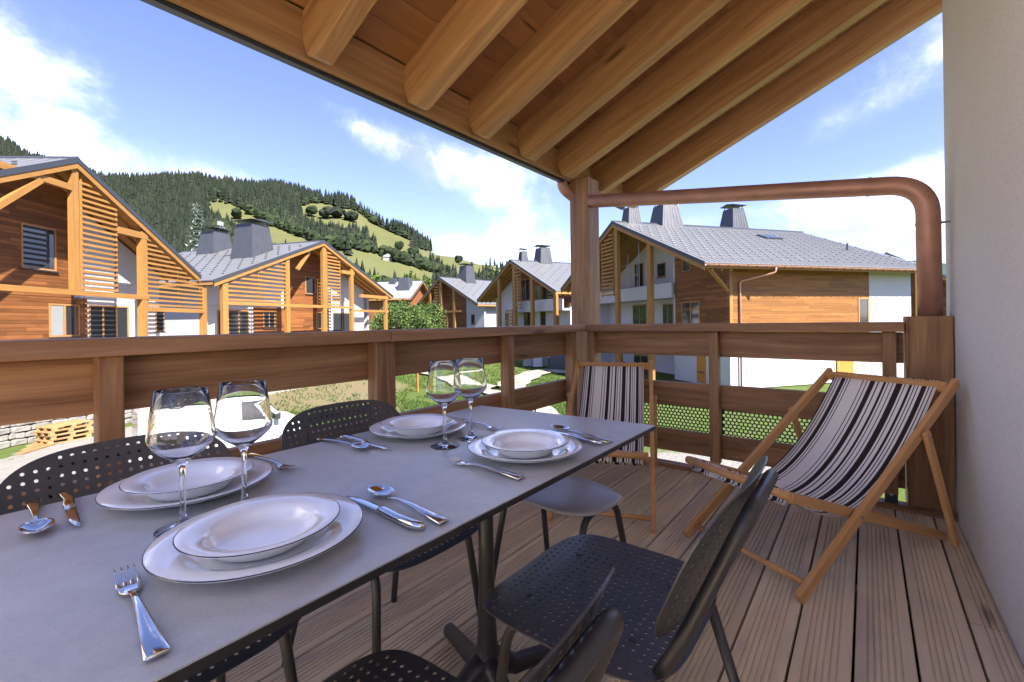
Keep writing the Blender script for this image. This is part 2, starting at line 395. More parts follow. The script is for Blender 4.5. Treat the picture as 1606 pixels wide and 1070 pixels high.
MB().prism([(1.5, CEI(1.5)-.02), (4.0, CEI(4.0)-.02), (4.0, CEI(4.0)+.026), (1.5, CEI(1.5)+.026)], 'y', .42, 4.5).build('rear_soffit', M_CEIL, roof)
MB().box(-2.035, -1.997, .40, 4.53, 2.236, 2.70).build('metal_drip_edge', M_ZDARK, roof)
MB().prism([(-2.03, CEI(-2.03)-.03), (4.0, CEI(4.0)-.03), (4.0, CEI(4.0)+.17), (-2.03, CEI(-2.03)+.17)], 'y', 4.535, 4.56).build('gable_trim', M_ZDARK, roof)
# ---- corner column
colm = empty('timber_column', Matrix.Translation((-1.9, 3.4, 0)), 'square brown timber corner column carrying the balcony roof', 'column')
abox('shaft', -1.985, -1.81, 3.37, 3.565, -.15, 2.27, M_RAIL, colm, bev=.005, seg=2)
# ---- railings
def perf_sheet(outline, holes, r, nseg=8, extra=()):
    """flat sheet with real round holes -> 2-D verts, triangles"""
    vs = [V((a, b)) for a, b in outline]; n0 = len(vs); ed = [(i, (i+1) % n0) for i in range(n0)]
    for (cx, cy) in holes:
        o = len(vs)
        for k in range(nseg):
            a = 2*math.pi*(k+.5)/nseg; vs.append(V((cx+r*math.cos(a), cy+r*math.sin(a))))
        ed += [(o+k, o+(k+1) % nseg) for k in range(nseg)]
    vs += [V(e) for e in extra]
    rv, re_, rf, *_ = delaunay_2d_cdt(vs, ed, [], 0, 1e-6)
    grid = {}; cs = 4*r
    for h in holes: grid.setdefault((math.floor(h[0]/cs), math.floor(h[1]/cs)), []).append(h)
    def inside(x, y):
        c = False; j = n0-1
        for i in range(n0):
            (xi, yi), (xj, yj) = outline[i], outline[j]
            if (yi > y) != (yj > y) and x < (xj-xi)*(y-yi)/(yj-yi)+xi: c = not c
            j = i
        return c
    out = []
    for f in rf:
        cx = sum(rv[i].x for i in f)/3; cy = sum(rv[i].y for i in f)/3
        gx, gy = math.floor(cx/cs), math.floor(cy/cs); bad = False
        for dx in (-1, 0, 1):
            for dy in (-1, 0, 1):
                for h in grid.get((gx+dx, gy+dy), ()):
                    if (h[0]-cx)**2+(h[1]-cy)**2 < (r*.93)**2: bad = True
        if bad or not inside(cx, cy): continue
        out.append(tuple(f))
    return [(v.x, v.y) for v in rv], out
BAY = .98
def mesh_panel():
    hp = .0272; hs = []; j = 0; y = .0165
    while y < .222:
        x = .016 + (hp/2 if j % 2 else 0)
        while x < BAY-.012: hs.append((x, y)); x += hp
        y += hp*.866; j += 1
    v, f = perf_sheet([(0, 0), (BAY, 0), (BAY, .235), (0, .235)], hs, .0108, 8)
    me = mesh('perforated_panel', [(a, 0, b) for a, b in v], f); me.materials.append(M_ZDARK); return me
PANEL = mesh_panel()
def panel(parent, W):
    o = mk('perforated_panel', PANEL, M_ZDARK, parent, W)
    md = o.modifiers.new('thickness', 'SOLIDIFY'); md.thickness = .003; return o
def bracket(parent, W):
    mb = MB().box(-.029, .029, -.034, -.030, -.012, .085).box(-.029, .029, -.034, .03, -.014, -.010)
    o = mb.build('foot_bracket', M_ZDARK, parent, W)
    MB().lathe([(0, .0), (.008, .0), (.008, .005), (.0, .006)], 10).build('bolt', M_GALV, o, W @ Matrix.Translation((0, -.034, .052)) @ Matrix.Rotation(math.pi/2, 4, 'X'))
def railing(name, label, M, length, posts, xs_split):
    r = empty(name, M, label, 'railing')
    # local: x along the railing, y outwards, z up.  inner face of posts y=0
    for a, b in zip(xs_split[:-1], xs_split[1:]):
        abox('cap_rail', a+.0012, b-.0012, -.045, .135, .983, 1.037, M_RAIL, r, M, .005, 2)
        for z0, z1 in ((.803, .978), (.436, .606), (.095, .254)):
            abox('plank', a+.001, b-.001, .0705, .115, z0, z1, M_RAIL, r, M, .004, 2)
    for p in posts:
        abox('post', p-.031, p+.031, 0, .070, .072, .982, M_RAIL, r, M, .004, 2)
        bracket(r, M @ Matrix.Translation((p, .035, .02)))
    x = xs_split[0]+.01
    while x+BAY <= xs_split[-1]+.05:
        panel(r, M @ Matrix.Translation((x, .119, .232))); x += BAY+.001
    return r
# rear railing along +x, outward +y ; left railing along +y, outward -x
railing('timber_railing', 'dark timber balcony railing at the far end behind the two deckchairs', Matrix.Translation((-1.80, 3.300, 0)), 1.97, [.97, 1.90, .03], [.0, 1.965])
ML = Matrix(((0, -1, 0, -1.80), (1, 0, 0, -1.2), (0, 0, 1, 0), (0, 0, 0, 1)))
railing('timber_railing', 'dark timber balcony railing along the left, behind the dining table', ML, 4.5, [.55, 1.537, 2.508, 2.557, 3.50, 4.30], [0.0, 2.532, 4.40])
# ---- boxed-in pipe post beside the wall
bx = empty('timber_pipe_box', Matrix.Translation((.27, 3.4, 0)), 'tall brown timber box beside the plaster wall enclosing the copper pipe', 'pipe box')
abox('front_board', .181, .3605, 3.30, 3.325, .003, 1.068, M_RAIL, bx, bev=.003)
abox('side_board', .170, .1805, 3.303, 3.52, .003, 1.068, M_RAIL, bx, bev=.002)
abox('back_board', .181, .3605, 3.50, 3.52, .003, 1.068, M_RAIL, bx, bev=.003)
abox('lid', .181, .3605, 3.326, 3.499, 1.045, 1.062, M_RAIL, bx)
# ---- copper downpipe
cp = empty('copper_downpipe', Matrix.Translation((.27, 3.41, 1.06)), 'thick copper downpipe running across the opening and down into the timber box', 'downpipe')
pts = fillet([(-1.81, 3.41, 2.065), (.276, 3.41, 1.80), (.279, 3.41, 1.05)], .17, 14)
MB().tube(pts, .053, 28).build('pipe', M_COPPER, cp, smooth=True)
for (c, d) in (((.277, 3.41, 1.58), (0, 0, 1)), ((.02, 3.41, 1.8325), (1, 0, -.127))):
    c = V(c); d = V(d).normalized(); MB().tube([c-d*.007, c+d*.007], .0555, 28).build('pipe_clamp', M_COPPER, cp)
MB().tube([(.33, 3.42, 1.58), (.40, 3.44, 1.585)], .006, 8).build('wall_bracket', M_GALV, cp)
cg = empty('gutter_outlet', Matrix.Translation((-2.0, 3.45, 2.0)), 'short bent copper gutter outlet left of the column under the eave', 'downpipe')
MB().tube(fillet([(-2.03, 3.33, 2.30), (-2.03, 3.33, 2.20), (-1.93, 3.46, 2.08)], .08, 8), .045, 18).build('pipe', M_COPPER, cg, smooth=True)
# ================================================================== table
TZ = .74
M_, Tn, b = principled('grey_stoneware_top'); tc = Tn.new('ShaderNodeTexCoord')
n_a = Tn.noise(tc.outputs['Object'], 3.2, 7, .62); n_b = Tn.noise(tc.outputs['Object'], 420, 2, .6)
n_c = Tn.noise(tc.outputs['Object'], 22, 5, .7)
f = Tn.math('ADD', Tn.math('ADD', Tn.math('MULTIPLY', n_a, .5), Tn.math('MULTIPLY', n_c, .25)), Tn.math('MULTIPLY', n_b, .25))
Tn.link(Tn.ramp(f, [(.3, (.28, .275, .268)), (.7, (.58, .572, .555))]), b.inputs['Base Color'])
Tn.link(Tn.math('ADD', Tn.math('MULTIPLY', n_a, .2), .22), b.inputs['Roughness']); Tn.link(Tn.bump(n_b, .12, .001), b.inputs['Normal'])
M_TOP = M_
tb = empty('dining_table', Matrix.Translation((-.86, .45, 0)), 'long dining table with thin grey stone-look top and black pedestal legs', 'table')
P = [(-1.204, 1.338), (-.522, 1.388), (-.530, -.62), (-1.214, -.66)]
top = MB().prism(P, 'z', TZ-.0022, TZ).build('table_top', M_TOP, tb)
MB().prism([(-1.2045, 1.3385), (-.5215, 1.3885), (-.5295, -.6205), (-1.2145, -.6605)], 'z', TZ-.0135, TZ-.0024).build('edge_band', M_BLACK, tb)
MB().box(-1.05, -.70, -.5, 1.2, TZ-.045, TZ-.016).build('under_frame', M_BLACK, tb)
for cy in (.985, -.30):
    c = V((-.875, cy, 0))
    MB().tube([c+V((0, 0, z)) for z in (.06, .09, .13, .18, .26, .40, .69)], [.060, .040, .031, .027, .0245, .0225, .0215], 20).build('pedestal', M_BLACK, tb, smooth=True)
    for a in (R(70), R(160), R(250), R(340)):
        d = V((math.cos(a), math.sin(a), 0))
        MB().tube([c+V((0, 0, .105)), c+d*.04+V((0, 0, .08)), c+d*.09+V((0, 0, .045)), c+d*.27+V((0, 0, .026)), c+d*.285+V((0, 0, .026))], [.030, .032, .027, .0215, .012], 14).build('foot', M_BLACK, tb, smooth=True)
# ================================================================== tableware
M_WG, Tn, b = principled('clear_glass'); b.inputs['Transmission Weight'].default_value = 1; b.inputs['Roughness'].default_value = 0.0
b.inputs['IOR'].default_value = 1.45; b.inputs['Base Color'].default_value = (.985, .99, .995, 1)
def plate_set(x, y, lab_big, lab_small):
    W = Matrix.Translation((x, y, TZ))
    prof = [(0, .004), (.045, .004), (.082, .0045), (.092, .008), (.100, .0145), (.112, .0175), (.1415, .0232), (.1428, .0222), (.1415, .0205), (.112, .0145), (.102, .011), (.093, .004), (.086, .0008), (.080, .0008), (.078, .0022), (0, .0022)]
    p = empty('dinner_plate', W, lab_big, 'plate', 'dinner plates set on the table')
    MB().lathe(prof, 72).build('plate_body', M_CHINA, p, W, True)
    MB().lathe([(.1418, .0234), (.1424, .0232), (.1430, .0224), (.1431, .0222)], 72).build('rim_line', M_LINE, p, W, True)
    W2 = W @ Matrix.Translation((.003, -.002, .0046))
    q = empty('soup_plate', W2, lab_small, 'plate', 'soup plates stacked on the dinner plates')
    prof = [(0, .0045), (.045, .0045), (.058, .0055), (.066, .0105), (.0705, .0195), (.0745, .0245), (.081, .0268), (.1072, .0325), (.1085, .0316), (.1072, .0298), (.081, .0238), (.0765, .0208), (.0725, .0125), (.067, .004), (.060, .0), (.050, .0), (.048, .0015), (0, .0015)]
    MB().lathe(prof, 72).build('plate_body', M_CHINA, q, W2, True)
    MB().lathe([(.1076, .0325), (.1081, .0324), (.1088, .0317), (.1090, .0315)], 72).build('rim_line', M_LINE, q, W2, True)
plate_set(-.722, .308, 'white dinner plate nearest the viewer, under the front soup plate', 'white soup plate stacked on the nearest dinner plate')
plate_set(-.676, .912, 'white dinner plate near the right far corner of the table', 'white soup plate stacked on the right far dinner plate')
plate_set(-1.066, .320, 'white dinner plate on the left behind the two near wine glasses', 'white soup plate on the left behind the near wine glasses')
plate_set(-1.062, .900, 'white dinner plate at the far left edge of the table', 'white soup plate stacked on the far left dinner plate')
def glass_mesh():
    o = [(.0375, .0), (.0382, .0012), (.036, .0024), (.020, .0052), (.009, .0105), (.0052, .018), (.0043, .035), (.0042, .080), (.0048, .100), (.0085, .1085), (.016, .1145), (.030, .1245), (.0425, .1365), (.0465, .1430), (.0475, .1485), (.0468, .156), (.0420, .190), (.0366, .2255)]
    i = [(.0358, .2261), (.0355, .2245), (.0410, .190), (.0457, .156), (.0464, .1487), (.0455, .1438), (.0415, .1376), (.0290, .1262), (.0150, .1165), (.005, .1135), (.0, .1132)]
    return MB().lathe([(0, .0006), (.030, .0006)]+o+i, 64).mesh('wine_glass')
GM = glass_mesh(); GM.materials.append(M_WG)
for (x, y), lab in zip([(-.883, .252), (-.896, .350), (-.889, .842), (-.888, .942)],
        ['empty wine glass nearest the left edge, beside the front plate', 'empty wine glass second from the left, behind the front plate', 'empty wine glass left of the far pair on the table', 'empty wine glass right of the far pair, beside the right far plate']):
    tag(mk('wine_glass', GM, M_WG, None, Matrix.Translation((x, y, TZ)), True), lab, 'wine glass', 'wine glasses on the table')
def loft(mb, st, nseg=10):
    """stations (x, y, z, half width, half thickness) -> closed body"""
    vs = []; fs = []
    for (x, y, z, a, b2) in st:
        for k in range(nseg):
            t = 2*math.pi*k/nseg; c, s = math.cos(t), math.sin(t)
            vs.append((x, y+a*math.copysign(abs(c)**.7, c), z+b2*math.copysign(abs(s)**.7, s)))
    n = len(st)
    for i in range(n-1):
        for k in range(nseg): fs.append((i*nseg+k, i*nseg+(k+1) % nseg, (i+1)*nseg+(k+1) % nseg, (i+1)*nseg+k))
    fs += [tuple(range(nseg-1, -1, -1)), tuple((n-1)*nseg+k for k in range(nseg))]
    mb.add(vs, fs)
HANDLE = [(-.105, 0, .0035, .0105, .0026), (-.103, 0, .0036, .0115, .0030), (-.06, 0, .0062, .0088, .0028), (-.02, 0, .0085, .0058, .0024), (.02, 0, .0088, .0036, .0022), (.042, 0, .0066, .0034, .0020)]
fk = MB(); loft(fk, HANDLE+[(.050, 0, .0048, .0062, .0016), (.058, 0, .0040, .0112, .0013), (.070, 0, .0042, .0122, .0011), (.074, 0, .0046, .0122, .0010)])
for k in range(4):
    yy = (k-1.5)*.0069
    loft(fk, [(.072, yy, .0044, .0024, .0010), (.085, yy, .0060, .0021, .0010), (.105, yy*.97, .0098, .0015, .0009), (.116, yy*.95, .0128, .0006, .0006)], 6)
FORK = fk.mesh('fork'); FORK.materials.append(M_STEEL)
sp = MB(); loft(sp, HANDLE+[(.050, 0, .0050, .0050, .0020), (.056, 0, .0044, .0075, .0018)])
vs = []; fs = []; nu, nv = 20, 8
for side, off in ((0, .0), (1, -.0012)):
    for j in range(nv+1):
        for k in range(nu):
            t = 2*math.pi*k/nu; rr = j/nv; tip = 1 + .12*math.cos(t)
            vs.append((.084+.034*rr*math.cos(t), .0205*rr*math.sin(t)*(1-.12*math.cos(t)), .0105-.0085*(1-rr*rr)+off+.0015))
o = (nv+1)*nu
for j in range(nv):
    for k in range(nu):
        a, b2, c, d = j*nu+k, j*nu+(k+1) % nu, (j+1)*nu+(k+1) % nu, (j+1)*nu+k
        fs.append((a, b2, c, d)); fs.append((o+d, o+c, o+b2, o+a))
for k in range(nu): fs.append((nv*nu+k, nv*nu+(k+1) % nu, o+nv*nu+(k+1) % nu, o+nv*nu+k))
sp.add(vs, fs); SPOON = sp.mesh('spoon'); SPOON.materials.append(M_STEEL)
kh = MB(); loft(kh, [(-.110, -.006, .0062, .0030, .0045), (-.106, -.005, .0066, .0068, .0062), (-.090, 0, .0070, .0085, .0066), (-.05, .002, .0070, .0082, .0064), (-.015, .0, .0070, .0090, .0066), (-.002, 0, .0070, .0078, .0062), (.002, 0, .0070, .0085, .0064)])
KH = kh.mesh('knife_handle'); KH.materials.append(M_STEEL)
kb = MB(); loft(kb, [(.000, 0, .007, .0075, .0018), (.010, 0, .007, .0080, .0011), (.06, .000, .0062, .0078, .0009), (.095, .002, .0055, .0050, .0007), (.112, .005, .005, .0006, .0004)])
KB = kb.mesh('knife_blade'); KB.materials.append(M_STEEL)
def place(me, name, tip, end, label, tilt=0.0, cat=None, group=None):
    """tip/end on the table; local +x points at the tip"""
    t, e = V((*tip, 0)), V((*end, 0)); d = (t-e).normalized(); a = math.atan2(d.y, d.x); c = (t+e)/2
    W = Rz(a, (c.x, c.y, TZ+.0005)) @ Matrix.Rotation(tilt, 4, 'Y')
    return tag(mk(name, me, M_STEEL, None, W, True), label, cat or name, group)
def knife(tip, end, label):
    t, e = V((*tip, 0)), V((*end, 0)); d = (t-e).normalized(); a = math.atan2(d.y, d.x); c = e+d*.11
    W = Rz(a, (c.x, c.y, TZ+.0005)); r = tag(empty('table_knife', W), label, 'knife', 'knives on the table')
    mk('handle', KH, M_STEEL, r, W, True); mk('blade', KB, M_STEEL, r, W, True)
T2 = lambda px, py: tuple(atz(px, py, TZ+.004)[:2])
place(FORK, 'fork', T2(197, 905), T2(247, 1028), 'fork left of the nearest plate, pointing away', cat='fork', group='forks on the table')
place(FORK, 'fork', T2(706, 722), T2(818, 750), 'fork beside the table edge, left of the right far plate', cat='fork', group='forks on the table')
place(FORK, 'fork', T2(452, 735), T2(395, 715), 'fork right of the left plate, its tines toward the middle', cat='fork', group='forks on the table')
place(FORK, 'fork', T2(775, 672), T2(727, 660), 'fork tucked behind the far left plate', cat='fork', group='forks on the table')
place(SPOON, 'spoon', T2(590, 772), T2(692, 817), 'spoon right of the nearest plate with rafters mirrored in it', cat='spoon', group='spoons on the table')
place(SPOON, 'spoon', T2(872, 672), T2(955, 693), 'spoon behind the right far plate', cat='spoon', group='spoons on the table')
place(SPOON, 'spoon', T2(58, 832), T2(53, 790), 'spoon at the left edge beside the left plate', cat='spoon', group='spoons on the table')
place(SPOON, 'spoon', T2(562, 702), T2(512, 690), 'spoon left of the far left plate', cat='spoon', group='spoons on the table')
knife(T2(540, 775), T2(660, 832), 'curved-handled knife beside the spoon right of the nearest plate')
knife(T2(860, 675), T2(943, 698), 'curved-handled knife right of the right far plate')
knife(T2(122, 836), T2(102, 776), 'curved-handled knife left of the left plate')
knife(T2(612, 707), T2(538, 686), 'curved-handled knife left of the far left plate')
# ================================================================== perforated chairs
def superell(a, b, n, k):
    return [(a*math.copysign(abs(math.cos(t))**(2/n), math.cos(t)), b*math.copysign(abs(math.sin(t))**(2/n), math.sin(t))) for t in [2*math.pi*i/k for i in range(k)]]
def hole_grid(outline_fn, ax, by, pitch, margin):
    hs = []; nx = int(ax/pitch)+1; ny = int(by/pitch)+1
    for i in range(-nx, nx+1):
        for j in range(-ny, ny+1):
            x, y = (i+.5)*pitch, (j+.5)*pitch
            if outline_fn(x, y) < margin: hs.append((x, y))
    return hs
def seat_mesh():
    a, b, n = .220, .228, 4.2
    hs = hole_grid(lambda x, y: (abs(x)/a)**n+(abs(y)/b)**n, a, b, .0205, .80)
    v, f = perf_sheet(superell(a, b, n, 72), hs, .0041, 7, )
    return mesh('seat', [(x, y, .452+.028*max(0, (-x-.06)/.155)**2*0 + .010*(y/b)**2 - .014*max(0, (x-.12)/.1)**2) for x, y in v], f)
def back_mesh():
    a, b, n = .228, .152, 3.3
    hs = hole_grid(lambda x, y: (abs(x)/a)**n+(abs(y)/b)**n, a, b, .0205, .80)
    v, f = perf_sheet(superell(a, b, n, 72), hs, .0041, 7)
    # local: u across (y), v up ; reclined and cupped forwards
    return mesh('backrest', [(-.205-.40*(t+b)+.55*s*s, s, .650+t*.93) for s, t in v], f)
SEAT, BACK = seat_mesh(), back_mesh()
for m_ in (SEAT, BACK): m_.materials.append(M_SHEET)
def make_chair():
    r = empty('perforated_chair', Matrix(), 'x', 'chair', 'black perforated chairs round the table')
    for nm, me in (('seat', SEAT), ('backrest', BACK)):
        o = mk(nm, me, M_BLACK, r); md = o.modifiers.new('thickness', 'SOLIDIFY'); md.thickness = .003; md.offset = -1
    # back frame: inverted U behind the sheet, running on into the rear legs
    top = .758; w_ = .125
    bxk = lambda z: -.222-.43*(z-.505)
    pts = [(bxk(.44)+.01, -w_-.035, .44), (bxk(.52), -w_-.03, .52), (bxk(top), -w_, top), (bxk(top), w_, top), (bxk(.52), w_+.03, .52), (bxk(.44)+.01, w_+.035, .44)]
    MB().tube(fillet(pts, .05, 8), .0125, 14).build('back_frame', M_BLACK, r, smooth=True)
    for s in (-1, 1):
        MB().tube([(bxk(.44)+.01, s*(w_+.035), .445), (-.30, s*.205, .012), (-.301, s*.2055, .0)], [.0122, .0112, .0112], 12).build('leg', M_BLACK, r, smooth=True)
        pp = fillet([(-.12, s*.135, .437), (.135, s*.165, .437), (.185, s*.205, 0)], .075, 8)
        MB().tube(pp, .0115, 12).build('leg', M_BLACK, r, smooth=True)
        MB().tube([(-.190, s*(w_+.034), .437), (-.10, s*.135, .437)], .0105, 10).build('side_rail', M_BLACK, r, smooth=True)
    MB().tube([(.10, -.16, .437), (.10, .16, .437)], .009, 10).build('cross_rail', M_BLACK, r)
    for (x, y) in ((.12, .11), (.12, -.11), (-.12, .11), (-.12, -.11)):
        MB().lathe([(0, .0025), (.006, .002), (.0085, 0)], 10).build('screw', M_BLACK, r, Matrix.Translation((x, y, .455)))
    return r
ch = make_chair()
ch['label'] = 'black perforated metal chair on the right, nearest the far deckchair'
spots = [(-.482, .935, math.pi, None), (-.540, .322, math.pi+R(2), 'black perforated metal chair at the bottom edge, right of the table'),
         (-1.148, .300, R(1), 'black perforated metal chair on the left nearest the viewer, behind the wine glasses'), (-1.148, .880, R(-1), 'black perforated metal chair on the far left side of the table')]
for i, (x, y, a, lab) in enumerate(spots):
    if i: copy_tree(ch, Rz(a, (x, y, 0)), lab)
x, y, a, _ = spots[0]; ch.matrix_basis = Rz(a, (x, y, 0))
# ---- smooth stool at the far end
st = empty('metal_stool', Matrix.Translation((-.87, 1.38, 0)), 'low stool with smooth grey seat under the far end of the table', 'stool')
ol = [(.20*math.copysign(abs(math.cos(t))**.62, math.cos(t)), (.14 if math.sin(t) > 0 else .17)*math.copysign(abs(math.sin(t))**(.5 if math.sin(t) > 0 else .85), math.sin(t))) for t in [2*math.pi*i/56 for i in range(56)]]
Ms = Rz(R(-4), (-.875, 1.40, 0))
n = len(ol); rings = [(.0, .0), (.6, .0), (.93, -.001), (1, -.006)]
vs = [(a*q, b2*q, .462+dz - .012*(a*q/.2)**2) for q, dz in rings[1:] for a, b2 in ol]+[(0, 0, .462)]
fs = [(j*n+i, j*n+(i+1) % n, (j+1)*n+(i+1) % n, (j+1)*n+i) for j in range(2) for i in range(n)]; o_ = None
fs = [tuple(f_) for f_ in fs]+[(3*n, (i+1) % n, i) for i in range(n)]
o = mk('seat', mesh('seat', vs, fs), M_STOOLTOP, st, Ms, True); md = o.modifiers.new('thickness', 'SOLIDIFY'); md.thickness = .006
for sx in (-1, 1):
    MB().tube(fillet([(sx*.20, -.20, 0), (sx*.165, -.115, .438), (sx*.165, .09, .438), (sx*.20, .18, 0)], .06, 8), .0115, 12).build('leg_hoop', M_BLACK, st, Ms, True)
MB().tube([(-.165, -.02, .438), (.165, -.02, .438)], .009, 10).build('cross_rail', M_BLACK, st, Ms)
# ================================================================== deckchairs
M_STRIPE, Tn, b = principled('striped_canvas')
uv = Tn.new('ShaderNodeUVMap'); sp_ = Tn.new('ShaderNodeSeparateXYZ'); Tn.link(uv.outputs[0], sp_.inputs[0])
fr = Tn.math('FRACT', Tn.math('MULTIPLY', sp_.outputs[0], 1.28))
cream, drk = (.86, .80, .73), (.040, .028, .026)
stops = [(0, cream)]; dk = [(.03, .012), (.07, .010), (.10, .055), (.185, .014), (.225, .010), (.26, .030), (.335, .012), (.37, .075), (.475, .012), (.53, .010), (.565, .030), (.65, .016), (.70, .065), (.80, .012), (.85, .010)]
for p0, w_ in dk: stops += [(p0, drk), (p0+w_, cream)]
Tn.link(Tn.mix(Tn.noise(sp_.outputs[0], 1, 1), Tn.ramp(fr, stops, 'CONSTANT'), Tn.ramp(fr, stops, 'CONSTANT')), b.inputs['Base Color'])
b.inputs['Roughness'].default_value = .9; b.inputs['Specular IOR Level'].default_value = .15
tcx = Tn.new('ShaderNodeTexCoord'); Tn.link(Tn.bump(Tn.noise(tcx.outputs['Object'], 700, 2, .5), .25, .001), b.inputs['Normal'])
def deckchair(label, P0, d, wl, width=.56):
    """P0 floor end of the near long rail, d backwards, wl towards the other rail"""
    d = V((*d, 0)).normalized(); wl = V((*wl, 0)).normalized()
    M = Matrix(((d.x, wl.x, 0, P0[0]), (d.y, wl.y, 0, P0[1]), (0, 0, 1, 0), (0, 0, 0, 1)))
    r = empty('deckchair', M, label, 'deckchair', 'striped deckchairs by the railing')
    kw = dict(M=M, bev=.004, seg=2); W = width
    for y in (0, W):
        beam('long_rail', (-.012, y, .012), (1.10, y, .757), .024, .044, M_BEECH, r, **kw)
    for y in (.030, W-.030):
        beam('seat_rail', (-.01, y, .385), (1.05, y, .030), .022, .040, M_BEECH, r, **kw)
    for y in (-.025, W+.025):
        beam('prop', (.79, y, .560), (1.02, y, .020), .020, .034, M_BEECH, r, **kw)
    x0, z0 = 1.075, .742
    beam('top_bar', (x0-.02, .012, z0-.010), (x0-.02, W-.012, z0-.010), .022, .050, M_BEECH, r, up=(-.67, 0, 1), **{k: v for k, v in kw.items()})
    MB().prism([(.045*math.cos(t)*1.0, .007*math.sin(t)) for t in [2*math.pi*i/16 for i in range(16)]], 'z', -.0005, .0015).build('handhold', M_DARK, r, M @ Matrix.Translation((x0-.032, W/2, z0-.002)) @ Matrix.Rotation(R(90), 4, 'Z') @ Matrix.Rotation(R(56), 4, 'X'))
    for (x, z, rad, nm, e) in ((.045, .052, .0125, 'foot_bar', 0), (-.015, .388, .0165, 'front_bar', .022), (.99, .052, .011, 'rear_bar', .03)):
        MB().tube([(x, e, z), (x, W-e, z)], rad, 14).build(nm, M_BEECH, r, M, True)
    for y in (-.012, W+.012): MB().tube([(.80, y-.026, .545), (.80, y+.026, .545)], .008, 10).build('pivot_bolt', M_GALV, r, M, True)
    for y in (-.002, W+.002): MB().tube([(.355, y-.018, .258), (.355, y+.018, .258)], .006, 10).build('pivot_bolt', M_GALV, r, M)
    # canvas: wraps the top bar, hangs in a curve, wraps the front bar
    A, B, C = V((x0-.008, z0+.016)), V((.47, -.035)), V((.006, .402)); path = [V((x0+.004, z0-.03)), V((x0+.008, z0+.0))]
    for i in range(25):
        t = i/24; path.append(A*(1-t)**2+B*2*t*(1-t)+C*t*t)
    path += [V((.004, .388)), V((.002, .368)), V((-.006, .352)), V((-.016, .349)), V((-.020, .354))]
    ya, yb = .050, W-.050; nu = 9; vs = []; fs = []; uvs = []
    for i, p in enumerate(path):
        for k in range(nu):
            s = k/(nu-1); sag = -.010*math.sin(math.pi*s)*math.sin(math.pi*min(1, max(0, (i-2)/24)))
            vs.append((p.x, ya+(yb-ya)*s, p.y+sag)); uvs.append((s, i/len(path)))
    for i in range(len(path)-1):
        for k in range(nu-1): fs.append((i*nu+k, i*nu+k+1, (i+1)*nu+k+1, (i+1)*nu+k))
    me = mesh('canvas', vs, fs); ul = me.uv_layers.new(name='UVMap')
    for lp in me.loops: ul.data[lp.index].uv = uvs[lp.vertex_index]
    o = mk('canvas', me, M_STRIPE, r, M, True); md = o.modifiers.new('thickness', 'SOLIDIFY'); md.thickness = .0022
    return r
deckchair('striped deckchair on the right against the plaster wall', (-.207, 2.005), (.489, .872), (-.872, .489), .57)
deckchair('striped deckchair in the corner behind the end of the table', (-.852, 2.222), (-.36, .933), (-.933, -.36), .53)
